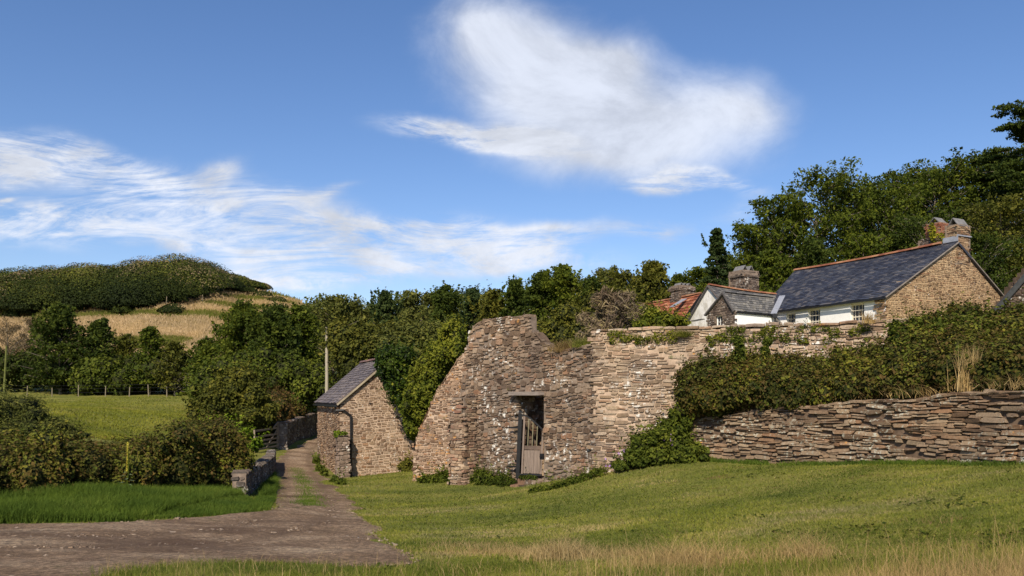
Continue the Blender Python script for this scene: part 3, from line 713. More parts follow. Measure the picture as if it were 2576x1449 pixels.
def coping(b, face, line, th, hh=(.05, .09), cl=(.25, .5), over=.06, seed=3, m=0, layers=1):
    """flat rough slabs laid over the wall head along a (s,z) line"""
    rnd = random.Random(seed); xs = [p[0] for p in line]; zs = [p[1] for p in line]
    for ly in range(layers):
        s = xs[0]; off = 0
        while s < xs[-1]-.05:
            l = rnd.uniform(*cl); h = rnd.uniform(*hh); e = min(s+l, xs[-1]+.05)
            z0 = np.interp(s, xs, zs); z1 = np.interp(e, xs, zs); lift = ly*.07+rnd.uniform(-.01, .02)
            o1, o2 = rnd.uniform(.3, 1)*over, rnd.uniform(.3, 1)*over
            V = []
            for (t, z) in ((s+.01, z0), ((s+e)/2, (z0+z1)/2+rnd.uniform(0, .02)), (e-.01, z1)):
                for dd, zz in ((o1, 0), (o1*1.0+.01, h*.6), (o1-.04, h), (-th-o2+.03, h), (-th-o2, 0)):
                    V.append(face.at(t, z+lift+zz-.02, dd+rnd.uniform(-.012, .012)))
            Fs = []
            for g in range(2):
                for k in range(5): a = g*5+k; c = g*5+(k+1) % 5; Fs.append((a, c, c+5, a+5))
            Fs += [(4, 3, 2, 1, 0), (10, 11, 12, 13, 14)]
            b.add(V, Fs, rnd.random(), m); s = e

MORTAR = simplemat('lime_mortar', (.40, .30, .215), .95, .35, 5, .02, .1)
MORTAR_D = simplemat('dark_joint_earth', (.13, .09, .06), .95, .4, 6, .03, .1)
MORTAR_G = simplemat('grey_mortar', (.205, .158, .12), .95, .4, 5, .02, .1)
ST_RUIN = stonemat('stone_lichen_grey', [(.09, .06, .042), (.165, .117, .08), (.235, .172, .12), (.33, .255, .185), (.23, .132, .08)], .55, .15, moss=.15)
ST_WARM = stonemat('stone_warm_buff', [(.16, .10, .065), (.26, .18, .12), (.34, .25, .17), (.40, .31, .22), (.28, .15, .10)], .35, .35, moss=.15)
ST_BARN = stonemat('stone_barn', [(.11, .07, .045), (.21, .135, .085), (.28, .20, .13), (.37, .275, .19), (.23, .125, .065)], .25, .1, stain=.25)
ST_DRY = stonemat('stone_drystone', [(.12, .076, .046), (.19, .13, .082), (.25, .18, .115), (.31, .235, .155), (.22, .125, .068)], .62, .12, lcol=(.40, .385, .30), lscale=12)
ST_HOUSE = stonemat('stone_farmhouse', [(.11, .068, .042), (.20, .13, .078), (.31, .215, .13), (.40, .30, .19), (.24, .125, .07)], .2, .05, stain=.15)
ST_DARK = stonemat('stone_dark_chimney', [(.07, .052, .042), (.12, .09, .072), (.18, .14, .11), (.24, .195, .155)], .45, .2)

# --- ruin with the gateway
G = Face([(X(1158, 26.0), 26.0), (X(1497, 21.8), 21.8)])
def pl(face, pts): return [face.sz(*p) for p in pts]
go = [(1158,1225),(1158,1000),(1170,900),(1178,850),(1190,822),(1215,808),(1250,801),(1290,799),(1329,794),(1333,830),(1346,838),(1366,860),(1392,882),(1410,884),(1440,880),(1470,872),(1497,866),(1497,1215),(1370,1245),(1310,1255),(1215,1230)]
gp = pl(G, go); oa = G.sz(1304, 1000)[0]; ob = G.sz(1369, 1000)[0]; oz0 = G.sz(1330, 1206)[1]; oz1 = G.sz(1330, 993)[1]
hole = [(oa, ob, oz0, oz1)]
ruin = empty('ruined_gateway', (0.3, 23.4, -2.6), 'tall ruined rubble stone wall with a jagged stepped top around the wooden garden gate', 'ruin')
b = B(); slab(b, G, gp, .3, .1, hole, m=1)
slab(b, G, pl(G, [(1230,1240),(1230,960),(1440,960),(1440,1240)]), .45, .1, hole, m=1, d0=-.29)
stones(b, G, gp, (.07, .19), (.11, .30), .042, .02, 11, hole, .09, split=.35, tilt=.11)
q1 = G.at(gp[8][0]-.02, 0, 0); q2 = G.at(gp[8][0]-.02, 0, -.3); SE = Face([(q1.x, q1.y), (q2.x, q2.y)])
stones(b, SE, [(0, G.sz(1329, 845)[1]), (.3, G.sz(1329, 845)[1]), (.3, gp[8][1]), (0, gp[8][1])], (.07, .13), (.12, .22), .04, .014, 10)
gtop = [(a, z) for a, z in pl(G, [(1184,838),(1192,822),(1215,809),(1250,802),(1290,800),(1328,795)])]
coping(b, G, gtop, .3, (.04, .07), (.18, .34), .05, 4)
gt2 = pl(G, [(1346,840),(1366,862),(1392,884),(1410,885),(1440,881),(1470,873),(1496,867)])
coping(b, G, gt2, .3, (.04, .08), (.2, .4), .05, 5)
# reveals of the doorway: left one faces the camera
pa = G.at(oa, 0, 0); pb = G.at(oa, 0, -.75)
RV = Face([(pb.x, pb.y), (pa.x, pa.y)]); RV.flip = False
rvd = (pa-pb).normalized(); nn = Vector((rvd.y, -rvd.x, 0)); along = (G.at(1, 0)-G.at(0, 0)).normalized()
RV.flip = nn.dot(along) < 0
stones(b, RV, [(0, oz0), (.74, oz0), (.74, oz1), (0, oz1)], (.1, .2), (.16, .34), .035, .014, 12)
b.build('gate_wall', [ST_RUIN, MORTAR_G], ruin)
# flank wall sweeping down to the left
FL = Face([(X(1036, 27.4), 27.4), (X(1176, 26.45), 26.45)])
fp = pl(FL, [(1040,1225),(1042,1150),(1046,1112),(1060,1072),(1080,1030),(1098,985),(1115,962),(1140,925),(1160,895),(1176,885),(1176,1225)])
b = B(); slab(b, FL, fp, .7, .1, m=1); stones(b, FL, fp, (.05, .14), (.09, .28), .028, .02, 13, wave=.07, split=.3, tilt=.09)
coping(b, FL, pl(FL, [(1046,1112),(1060,1072),(1080,1030),(1098,985),(1115,962),(1140,925),(1160,895)]), .7, (.03, .06), (.15, .28), .05, 6)
e0 = FL.at(FL.sz(1040, 1100)[0], 0, 0); e1 = FL.at(FL.sz(1040, 1100)[0], 0, -.7)
EN = Face([(e1.x, e1.y), (e0.x, e0.y)])
stones(b, EN, [(0, fp[0][1]), (.7, fp[0][1]), (.7, fp[2][1]), (0, fp[2][1])], (.07, .14), (.14, .3), .04, .013, 14)
b.build('flank_wall', [stonemat('stone_flank', [(.13, .08, .05), (.22, .145, .095), (.29, .20, .135), (.36, .26, .18), (.26, .14, .08)], .3, .9, moss=.3), MORTAR], ruin)
# pier
def stonebox(b, cx, cy, w, t, z0, z1, ang=0, seed=1, taper=0, **kw):
    """square stone pier: four faces of stones round a core"""
    ca, sa = math.cos(ang), math.sin(ang)
    q = [(cx+a*w/2*ca-c*t/2*sa, cy+a*w/2*sa+c*t/2*ca) for a, c in ((-1, -1), (1, -1), (1, 1), (-1, 1))]
    for i in range(4):
        f = Face([q[i], q[(i+1) % 4]]); L = f.L[-1]
        slab(b, f, [(0, z0), (L, z0), (L, z1), (0, z1)], .05, min(.25, L/2.01), m=1)
        stones(b, f, [(0, z0), (L, z0), (L, z1), (0, z1)], seed=seed+i, **kw)
    b.add([(x, y, z1-.01) for x, y in q], [(0, 1, 2, 3)], .5, 1)
b = B()
pc = G.at(G.sz(1186, 1000)[0], 0, .34)
ga = math.atan2(along.y, along.x)
stonebox(b, pc.x, pc.y, .62, .55, T(pc.x, pc.y)-.3, G.sz(1180, 1003)[1], ga+.12, 15, ch=(.06, .13), cl=(.14, .32), d=.04)
b.build('pier', [ST_WARM, MORTAR_G], ruin)
# lintel and threshold
WOOD = simplemat('weathered_grey_wood', (.20, .155, .125), .85, .3, 3, .006, .2, stretch=(9, 9, .8))
WOODL = simplemat('weathered_lintel', (.24, .20, .17), .85, .3, 4, .006, .2, stretch=(1, 1, 9))
IRON = simplemat('black_painted_iron', (.012, .012, .013), .45, .3, 8, .002, .4)
b = B()
la = G.at(oa-.16, oz1+.03, .10); lb_ = G.at(ob+.04, oz1+.04, .10); nG = Vector((along.y, -along.x, 0))
if nG.y > 0: nG = -nG
b.box((la+lb_)/2, (lb_-la)/2, nG*.17, Vector((0, 0, .05)), .5, 0, .012)
b.box((la+lb_)/2-nG*.42+Vector((0, 0, .0)), (lb_-la)/2, nG*.24, Vector((0, 0, .055)), .3, 0, .01)
b.build('lintel', WOODL, ruin)
b = B()
for k, (dd, zz, ww) in enumerate(((.16, 0, .62), (.42, -.16, .72), (.66, -.30, .8))):
    c0 = G.at((oa+ob)/2+.05*k, oz0+zz-.08, dd-.2)
    for j in range(3):
        q = c0+along*((j-1)*ww*.45)
        b.box(q, along*ww*.235, nG*.19, Vector((0, 0, .09)), random.random(), 0, .025)
b.build('step', ST_RUIN, ruin)
# inner wall seen through the doorway
b = B(); i0 = G.at(oa-1.6, 0, -1.35); i1 = G.at(ob+3.0, 0, -1.0)
IW = Face([(i0.x, i0.y), (i1.x, i1.y)]); Lw = IW.L[-1]
slab(b, IW, [(0, -3), (Lw, -3), (Lw, 1.0), (0, 1.0)], .4, .2, m=1)
stones(b, IW, [(0, -3), (Lw, -3), (Lw, 1.0), (0, 1.0)], (.12, .22), (.2, .42), .05, .02, 19)
b.build('inner_wall', [ST_WARM, MORTAR], ruin)

# --- garden gate, tilted, hung on the left jamb
gate = empty('garden_gate', tuple(G.at(oa+.03, oz0+.05, -.02)), 'weathered wooden garden gate with upright rails and a black iron post in the ruin doorway', 'gate')
hx, hz = G.sz(1309, 1198), G.sz(1316, 1042)
fr0 = G.at(G.sz(1311, 1198)[0], hx[1], .15); fr1 = G.at(G.sz(1318, 1042)[0], hz[1], .15)
gd = (along*.86-nG*.5).normalized()           # swing direction of the leaf
upv = (fr1-fr0); Hh = upv.length; upn = upv.normalized()
b = B(); b.bar(fr0-upn*.05, fr1+upn*.02, .11, .11); b.box(fr1+upn*.06, (.055, 0, 0), (0, .055, 0), upn*.02)
b.tube([fr1+upn*.06, fr1+upn*.1, fr1+upn*.13], [.05, .04, .005], 8)
b.build('gate_post', IRON, gate)
W = .74; thn = gd.cross(upn).normalized()
def gpnt(a, c): return fr0+gd*(a)+upn*c
b = B()
b.bar(gpnt(.13, .10), gpnt(.13, Hh*.97), .05, .12); b.v
b.build('stile', WOOD, gate)
b = B(); b.bar(gpnt(W-.03, .10), gpnt(W-.03, Hh*.74), .05, .09); b.build('stile', WOOD, gate)
b = B()
for i in range(5):
    a = .215+i*.1; b.box(gpnt(a+.01, .10+Hh*.19), gd*.048, thn*.014, upn*Hh*.185, random.random())
b.build('lower_panel', WOOD, gate)
b = B(); b.box(gpnt(.44, Hh*.47), gd*.26, thn*.03, upn*.055); b.build('rail', simplemat('dark_rail_wood', (.12, .085, .065), .8, .3, 4, .004), gate)
for i in range(3):
    a = .27+i*.135; b = B(); b.bar(gpnt(a, Hh*.47), gpnt(a, Hh*(.93-.06*i)), .028, .028); b.build('baluster', simplemat('baluster_wood_%s' % 'abc'[i], (.17, .15, .09), .8, .3, 4, .003), gate)
b = B(); pts = [gpnt(.07, Hh*.985), gpnt(.18, Hh*.98), gpnt(.36, Hh*.92), gpnt(.56, Hh*.83), gpnt(W, Hh*.745)]
for p0, p1 in zip(pts, pts[1:]): b.bar(p0, p1, .06, .04)
b.build('top_rail', IRON, gate)
b = B(); b.bar(gpnt(.05, .08), gpnt(W, .07), .06, .05); b.build('bottom_rail', IRON, gate)
for zf in (.16, .80):
    b = B(); q = fr0+upn*Hh*zf*.98; b.bar(q, q-along*.42+nG*.05, .03, .045); b.build('hinge', IRON, gate)
b = B(); lk = G.at(ob-.04, G.sz(1360, 1148)[1], .05); b.box(lk, along*.055, nG*.035, (0, 0, .085)); b.tube([lk+nG*.03, lk+nG*.08], [.025, .025], 8)
b.build('latch', IRON, gate)

# --- tall garden wall
R_ = Face([tuple(RA), tuple(RB), (X(2660, 18.1), 18.1)])
rt = pl(R_, [(1490,834),(1520,832),(1720,827),(1900,820),(2030,818),(2110,817),(2150,812),(2200,810),(2260,805),(2400,796),(2640,790)])
rt[0] = (-.02, rt[0][1]); rb = pl(R_, [(2640,1080),(1900,1080),(1700,1100),(1600,1150),(1497,1215)]); rb[-1] = (-.02, rb[-1][1])
rp = rt+rb
ST_GARDEN = stonemat('stone_garden_wall', [(.18, .12, .075), (.29, .212, .14), (.37, .285, .198), (.45, .362, .265), (.28, .175, .11)], .55, .35, moss=.1, stain=.4)
gw = empty('garden_wall', (8, 20, 0), 'long high buff stone garden wall with mossy coping in front of the farmhouse', 'wall')
b = B(); slab(b, R_, rp, .6, .12, m=1)
stones(b, R_, rp, (.045, .14), (.10, .46), .04, .02, 21, wave=.10, split=.35, tilt=.07)
coping(b, R_, rt, .6, (.05, .09), (.3, .6), .08, 7)
pe = R_.at(0, 0, 0); pf = R_.at(0, 0, -.6); RE = Face([(pf.x, pf.y), (pe.x, pe.y)])
stones(b, RE, [(0, 1.2), (.6, 1.2), (.6, rt[0][1]), (0, rt[0][1])], (.06, .14), (.14, .34), .05, .013, 22)
b.build('stonework', [ST_GARDEN, MORTAR], gw)

# --- low dry stone wall, right
dpl = [(1712, 20.6), (1780, 20.0), (1950, 18.2), (2176, 16.4), (2400, 14.7), (2700, 12.6)]
D = Face([(X(u, Y), Y) for u, Y in dpl], batter=.16, z0=-1.5)
dp = pl(D, [(1712,1160),(1780,1175),(1950,1185),(2176,1195),(2400,1195),(2700,1190),(2700,975),(2500,985),(2380,990),(2300,1003),(2170,1008),(2050,1020),(1950,1026),(1850,1040),(1760,1052),(1712,1068)])
dw = empty('dry_stone_wall', (10, 16, -1.3), 'low sloping dry stone wall of long flat slabs on the right above the lawn', 'wall')
b = B(); slab(b, D, dp, .5, .12, m=1, d0=-.02)
stones(b, D, dp, (.03, .115), (.12, .52), .065, .014, 31, wave=.11, split=.35, tilt=.06)
coping(b, D, [(a, z-.03) for a, z in dp[6:][::-1]], .4, (.03, .07), (.2, .5), .08, 8)
b.build('stonework', [ST_DRY, MORTAR_D], dw)

# bank behind it
bk = B(); n = 60
top = dp[6:][::-1]; xs = [a for a, z in top]; zs = [z for a, z in top]
cols = []
for i in range(n+1):
    s_ = xs[0]+(xs[-1]-xs[0])*i/n; z = float(np.interp(s_, xs, zs)); a = D.at(s_, z-.06, -.1)
    q0 = Vector((a.x, a.y, 0)); dist = (Vector((RA[0], RA[1], 0))-q0).dot(Vector((Rn[0], Rn[1], 0)))
    e = q0+Vector((Rn[0], Rn[1], 0))*max(dist-.02, .05); cols.append((a, Vector((e.x, e.y, max(z, 0)+.35))))
V = [p for c in cols for p in (c[0], c[0]*.5+c[1]*.5+Vector((0, 0, .08)), c[1])]
bk.add(V, [q for i in range(n) for q in ((i*3, i*3+3, i*3+4, i*3+1), (i*3+1, i*3+4, i*3+5, i*3+2))], .5)
tag(bk.build('bank', simplemat('earth_bank', (.13, .085, .05), .95, .4, 4, .05, .1), smooth=True), 'bare earth bank above the dry stone wall', kind='structure')

# --- brambles between the two walls on the right
def bramble_right():
    out = []; rd = random.Random(4)
    topv = [(1690,945),(1705,925),(1760,915),(1850,910),(1900,914),(2000,905),(2100,897),(2200,890),(2255,868),(2290,825),(2340,800),(2420,792),(2500,800),(2600,790),(2700,790)]
    botv = [(1690,1030),(1760,1025),(1850,1010),(1950,1000),(2060,1010),(2200,985),(2300,965),(2400,960),(2500,955),(2700,950)]
    for i in range(310):
        u = 1732+(2690-1732)*rd.random()**.95
        t_ = prof(u, topv); bo = prof(u, botv); f = rd.random()
        v = t_+18+(bo-t_-30)*f
        s_, _ = D.sz(u, v); Yd = D.at(s_, 0).y
        k = (u-HU)/F; Yr = (RA[0]*Rn[0]+RA[1]*Rn[1])/(k*Rn[0]+Rn[1])
        Y = Yd*f*.75+Yr*(1-f*.75)-.35
        Y = min(Y, Yr-.25); r = rd.uniform(.24, .42)
        out.append((P(u, v, Y), (r*1.15, r*.9, r)))
    return out
blR = bramble_right()
HR = bushthing('bramble_hedge', 'dense dark bramble and ivy thicket between the garden wall and the dry stone wall', 'brambles', blR, 130000, .08, LF['bramble'], core=.8, seed=41, base=0, thick=.14, rs_var=.28, up=.15)
stems(HR, blR, 420, .32, 3)
gb_ = []
rd = random.Random(8)
for i in range(70):
    u = rd.uniform(2270, 2680); v = rd.uniform(815, 880) if rd.random() < .6 else rd.uniform(870, 950); k_ = (u-HU)/F; Yr = (RA[0]*Rn[0]+RA[1]*Rn[1])/(k_*Rn[0]+Rn[1]); s_, _ = D.sz(u, v); Yd = D.at(s_, 0).y
    f = (v-800)/200; Y = Yd*f*.75+Yr*(1-f*.75)-.55; r = rd.uniform(.2, .34); gb_.append((P(u, v+5, Y), (r*1.2, r*.8, r)))
bushthing('ivy_hedge', 'greener leafy ivy heaped over the top right end of the bramble thicket', 'ivy', gb_, 26000, .085, LF['nettle'], core=.7, seed=43, base=0, jag=.3)
# climbing stems against the wall above it
bushthing('ivy_plant', 'leafy green ivy spray climbing the garden wall above the brambles', 'ivy',
    [pxblob(u, v, 19.9, ru, rv, .12) for u, v, ru, rv in ((1860, 880, 12, 14), (1856, 858, 9, 14), (1862, 900, 14, 12), (1925, 885, 10, 16), (1930, 860, 8, 12))], 1900, .075, LF['nettle'], core=0, seed=42, base=0)

# ---------------------------------------------------------------- roofs, houses
def V3(p): return Vector(p)
def roof_tiles(b, E0, E1, R1, R0, gauge=.2, width=.25, th=.018, seed=1, jit=.01, m=0, under=True, sag=0):
    """E0-E1 eave, R0-R1 ridge; laid course by course"""
    rnd = random.Random(seed); E0, E1, R0, R1 = V3(E0), V3(E1), V3(R0), V3(R1)
    def at(a, t): p = (E0*(1-a)+E1*a)*(1-t)+(R0*(1-a)+R1*a)*t; p.z -= sag*4*a*(1-a)*(.3+.7*t)+sag*.25*math.sin(a*19+t*5); return p
    n = (E1-E0).cross(R0-E0).normalized()
    if n.z < 0: n = -n
    h = ((R0-E0).length+(R1-E1).length)/2; rows = max(3, int(h/gauge)); L = max((E1-E0).length, (R1-R0).length)
    cnt = max(3, int(L/width))
    for k in range(rows):
        t0 = k/rows; t1 = min(1, (k+1.35)/rows); off = rnd.random()
        a = -off/cnt
        while a < 1:
            w = rnd.uniform(.8, 1.2)/cnt; a0, a1 = max(0, a), min(1, a+w)
            if a1-a0 > .1/cnt:
                dt = rnd.uniform(-.09, .09)/rows; l0 = n*(th*2+rnd.uniform(0, jit)); l1 = n*(th*.3)
                g = .012/L; p = [at(a0+g, t0+dt)+l0, at(a1-g, t0+dt)+l0, at(a1-g, t1)+l1, at(a0+g, t1)+l1]
                q = [p[0]-n*th*1.5, p[1]-n*th*1.5]
                b.add(p+q, [(0, 1, 2, 3), (4, 5, 1, 0), (4, 0, 3), (1, 5, 2)], rnd.random(), m)
            a += w
    if under:
        gq = 12
        for i in range(gq):
            a0, a1 = i/gq, (i+1)/gq; p = [at(a0, 0), at(a1, 0), at(a1, 1), at(a0, 1)]
            b.add(p+[x-n*.09 for x in p], [(0, 1, 2, 3), (7, 6, 5, 4), (0, 4, 5, 1), (2, 6, 7, 3)]+([(0, 3, 7, 4)] if i == 0 else [])+([(1, 5, 6, 2)] if i == gq-1 else []), .1, m)
def ridge_tiles(b, a, c, rad=.11, l=.35, sag=0, seed=1):
    rnd = random.Random(seed); a, c = V3(a), V3(c); d = c-a; L = d.length; n = max(2, int(L/l)); dn = d.normalized(); s = dn.cross(Vector((0, 0, 1))).normalized()
    for i in range(n):
        t0, t1 = i/n, (i+1.05)/n
        for p, q in ((0, 1),):
            A = a+d*t0; C = a+d*t1; A.z -= sag*4*t0*(1-t0); C.z -= sag*4*t1*(1-t1)
            V = []
            for W_, e in ((A, 1), (C, .92)):
                for k in range(6):
                    an = math.pi*(k/5); V.append(W_+s*math.cos(an)*rad*1.2*e+Vector((0, 0, 1))*(math.sin(an)*rad*e-.02+rnd.uniform(0, .006)))
            b.add(V, [(k, k+1, k+7, k+6) for k in range(5)]+[(5, 4, 3, 2, 1, 0)], rnd.random())
def wall_rect(b, A, Bp, zb, zt, openings=(), th=.4, zt2=None, m=0):
    """plastered wall between two plan points with window openings (s0,s1,z0,z1)"""
    A = Vector((*A, 0)); Bp = Vector((*Bp, 0)); L = (Bp-A).length; d = (Bp-A).normalized(); n = Vector((d.y, -d.x, 0))
    ss = sorted({0, L, *[o[0] for o in openings], *[o[1] for o in openings]}); zs = sorted({zb, zt, *[o[2] for o in openings], *[o[3] for o in openings]})
    def pt(s, z, dd=0):
        if zt2 is not None and z == zt: z = zt+(zt2-zt)*s/L
        q = A+d*s-n*dd; return Vector((q.x, q.y, z))
    for s0, s1 in zip(ss, ss[1:]):
        for z0, z1 in zip(zs, zs[1:]):
            if any(o[0] <= s0 and s1 <= o[1] and o[2] <= z0 and z1 <= o[3] for o in openings): continue
            b.add([pt(s0, z0), pt(s1, z0), pt(s1, z1), pt(s0, z1)], [(0, 1, 2, 3)], .5, m)
    for o in openings:
        c = [(o[0], o[2]), (o[1], o[2]), (o[1], o[3]), (o[0], o[3])]
        for i in range(4):
            (s0, z0), (s1, z1) = c[i], c[(i+1) % 4]; b.add([pt(s0, z0), pt(s0, z0, .22), pt(s1, z1, .22), pt(s1, z1)], [(0, 1, 2, 3)], .5, m)
    b.add([pt(0, zb), pt(0, zt), pt(0, zt, th), pt(0, zb, th)], [(0, 1, 2, 3)], .5, m); b.add([pt(L, zb), pt(L, zb, th), pt(L, zt, th), pt(L, zt)], [(0, 1, 2, 3)], .5, m)
    b.add([pt(0, zb, th), pt(0, zt, th), pt(L, zt, th), pt(L, zb, th)], [(0, 1, 2, 3)], .5, m)
    return A, d, n
WHITE = simplemat('limewash', (.80, .79, .76), .85, .06, 2.5, .02, .2)
m, nt, bs = newmat('stained_limewash'); cc = ramp(nt, [(.42, (.50, .47, .40)), (.6, (.76, .74, .69))]); nt.links.new(noise(nt, 1.6, 7, .7, coords(nt, (1.5, 1.5, .7))), cc.inputs['Fac'])
nt.links.new(cc.outputs['Color'], bs.inputs['Base Color']); bs.inputs['Roughness'].default_value = .9; bump(nt, bs, noise(nt, 6, 5, .7, coords(nt)), .4, .02); WHITE2 = m
PAINT = simplemat('cream_window_paint', (.66, .60, .48), .5, .08, 4, .002, .4)
PAINTW = simplemat('white_window_paint', (.78, .77, .72), .5, .08, 4, .002, .4)
m, nt, bs = newmat('window_glass'); bs.inputs['Base Color'].default_value = (.035, .045, .06, 1); bs.inputs['Roughness'].default_value = .08; bs.inputs['Specular IOR Level'].default_value = .7; GLASS = m
COWL = simplemat('grey_slate_cowl', (.17, .165, .16), .7, .3, 5, .004, .3)
LEAD = simplemat('lead_flashing', (.26, .275, .31), .5, .2, 5, .004, .5)
SLATE = tilemat('blue_slate', [(.028, .030, .042), (.040, .044, .062), (.052, .058, .078), (.07, .074, .09), (.13, .12, .12)], rough=.5, spec=.35)
SLATEG = tilemat('grey_slate', [(.075, .075, .075), (.11, .108, .105), (.15, .145, .135), (.2, .19, .17)], spots=(.22, .19, .12), rough=.6)
SLATEB = tilemat('barn_slate', [(.07, .056, .055), (.11, .09, .085), (.155, .13, .12), (.2, .165, .145)], rough=.6)
REDT = tilemat('red_clay_tile', [(.20, .065, .035), (.30, .10, .05), (.38, .145, .075), (.44, .21, .12)], spots=(.3, .2, .13), rough=.8, spec=.2)
RIDGE = tilemat('red_ridge_tile', [(.20, .075, .045), (.28, .12, .065), (.34, .18, .10)], spots=(.36, .26, .1), rough=.85, spec=.2)
def window(A, d, n, s0, s1, z0, z1, parent, cols, rws, mat, sash=True, deep=.13):
    """frame with glazing bars; pane behind it"""
    f = B(); o = lambda s, z, dd=deep: Vector(((A+d*s-n*dd).x, (A+d*s-n*dd).y, z))
    t = .055
    for a, c in (((s0+t/2, z0), (s0+t/2, z1)), ((s1-t/2, z0), (s1-t/2, z1)), ((s0+t, z0+t/2), (s1-t, z0+t/2)), ((s0+t, z1-t/2), (s1-t, z1-t/2))): f.bar(o(*a), o(*c), t, t+.02)
    for i in range(1, cols): s = s0+(s1-s0)*i/cols; f.bar(o(s, z0+t), o(s, z1-t), .022, .03)
    for k in range(1, rws):
        z = z0+(z1-z0)*k/rws; f.bar(o(s0+t, z, deep-.002), o(s1-t, z, deep-.002), .03, .05 if (sash and k == rws//2) else .022)
    fo = f.build('window', mat, parent)
    gq = B(); gq.add([o(s0+.02, z0+.02, deep+.02), o(s1-.02, z0+.02, deep+.02), o(s1-.02, z1-.02, deep+.02), o(s0+.02, z1-.02, deep+.02)], [(0, 1, 2, 3)])
    g_ = gq.build('pane', GLASS, None); g_.parent = fo
    w = parent_loc(fo); co = np.empty(len(g_.data.vertices)*3, 'f'); g_.data.vertices.foreach_get('co', co); g_.data.vertices.foreach_set('co', (co.reshape(-1, 3)-np.array(w, 'f')).ravel())
    sl = B(); sl.bar(o(s0-.06, z0-.03, -.03), o(s1+.06, z0-.03, -.03), .14, .05); s_ = sl.build('sill', mat, None); s_.parent = fo
    co = np.empty(len(s_.data.vertices)*3, 'f'); s_.data.vertices.foreach_get('co', co); s_.data.vertices.foreach_set('co', (co.reshape(-1, 3)-np.array(w, 'f')).ravel())
def child(ob, par):
    ob.parent = par; w = np.array(parent_loc(par), 'f'); co = np.empty(len(ob.data.vertices)*3, 'f'); ob.data.vertices.foreach_get('co', co)
    ob.data.vertices.foreach_set('co', (co.reshape(-1, 3)-w).ravel()); return ob
def tent(b, c, ax, ay, h, w, l, th=.03):
    """two slates leaned together over a flue"""
    c, ax, ay = V3(c), V3(ax).normalized(), V3(ay).normalized(); Zv = Vector((0, 0, 1))
    for sg in (-1, 1):
        p = [c+ax*sg*w-ay*l, c+ax*sg*w+ay*l, c+Zv*h+ay*l+ax*sg*.01, c+Zv*h-ay*l+ax*sg*.01]; n = (p[1]-p[0]).cross(p[3]-p[0]).normalized()*th
        b.add(p+[q+n for q in p], [(0, 1, 2, 3), (7, 6, 5, 4), (0, 4, 5, 1), (1, 5, 6, 2), (2, 6, 7, 3), (3, 7, 4, 0)], random.random())
d_ = Vector((-.454, .891, 0)); p_ = Vector((.891, .454, 0)); Zv = Vector((0, 0, 1))

# big slate farmhouse
fh = empty('farmhouse', (20, 44, 2.5), 'slate roofed white farmhouse with a buff stone gable end and chimney', 'house')
apex = Vector(P(2405, 608, 40)); EL = Vector(P(2228, 741, 37.66)); ER = Vector(P(2515, 738, 41.6))
ridgeF = apex+d_*10.44; ELf = EL+d_*8.0
b = B(); oh = -d_*.12; sl_ = (EL-apex).normalized()
roof_tiles(b, EL+sl_*.25+oh, ELf+sl_*.25, ridgeF, apex+oh, .22, .30, .02, 51, sag=.07)
rf = b.build('roof', SLATE, fh)
b = B(); sr = (ER-apex).normalized(); roof_tiles(b, ER+sr*.2+d_*10.4, ER+sr*.2+oh, apex+oh+sr*.02, ridgeF, .3, .4, .02, 52); child(b.build('rear_slope', SLATE), rf)
b = B(); ridge_tiles(b, apex+oh+Zv*.05+d_*.9, ridgeF+Zv*.05, .12, .4, .07, 3); child(b.build('ridge', RIDGE), rf)
b = B()  # verge boards
for a0, a1 in ((EL+sl_*.2, apex), (apex+sr*1.25, ER+sr*.2)): b.bar(a0+oh*1.2-Zv*.05, a1+oh*1.2-Zv*.05, .04, .05)
child(b.build('verge', simplemat('grey_verge', (.22, .19, .16), .8, .3, 4, .004)), rf)
b = B(); b.bar(EL+sl_*.3+oh-Zv*.05-p_*.03, ELf+sl_*.3-Zv*.05-p_*.03, .1, .08); child(b.build('gutter', IRON), rf)
HG = Face([(EL.x, EL.y), (ER.x, ER.y)]); Lg = HG.L[-1]; sa_ = (apex-EL).dot(p_)
gpoly = [(0, 1.5), (Lg, 1.5), (Lg, ER.z-.05), (sa_, apex.z-.1), (0, EL.z-.08)]
b = B(); slab(b, HG, gpoly, .4, .14, m=1); stones(b, HG, gpoly, (.05, .12), (.10, .34), .022, .032, 53, wave=.03, split=.3)
b.build('gable_wall', [ST_HOUSE, simplemat('ochre_mortar', (.50, .36, .205), .95, .25, 4, .02, .1)], fh)
# white long wall with windows; runs far -> near
A0 = ELf+d_*.0; B0 = EL
LF_ = Face([(A0.x, A0.y), (B0.x, B0.y)])
ops = []
for u0, u1, vt_ in ((1978, 2001, 788), (2033, 2063, 778), (2139, 2174, 764)):
    s0 = LF_.sz(u0, 800)[0]; s1 = LF_.sz(u1, 800)[0]; zt_ = LF_.sz((u0+u1)/2, vt_)[1]; ops.append((s0, s1, zt_-1.25, zt_))
b = B(); A, dd, nn_ = wall_rect(b, (A0.x, A0.y), (B0.x, B0.y), 1.5, EL.z-.05, ops)
b.build('wall', WHITE, fh)
for o in ops: window(A, dd, nn_, *o, fh, 3 if o is ops[0] else 4, 4, PAINT)
b = B()   # stone quoin end beside the white wall
HQ = Face([((EL-p_*.03+d_*.55).x, (EL-p_*.03+d_*.55).y), ((EL-p_*.03).x, (EL-p_*.03).y)])
stones(b, HQ, [(0, 1.5), (.55, 1.5), (.55, EL.z-.1), (0, EL.z-.1)], (.08, .16), (.2, .4), .04, .015, 54); b.build('quoin', ST_HOUSE, fh)
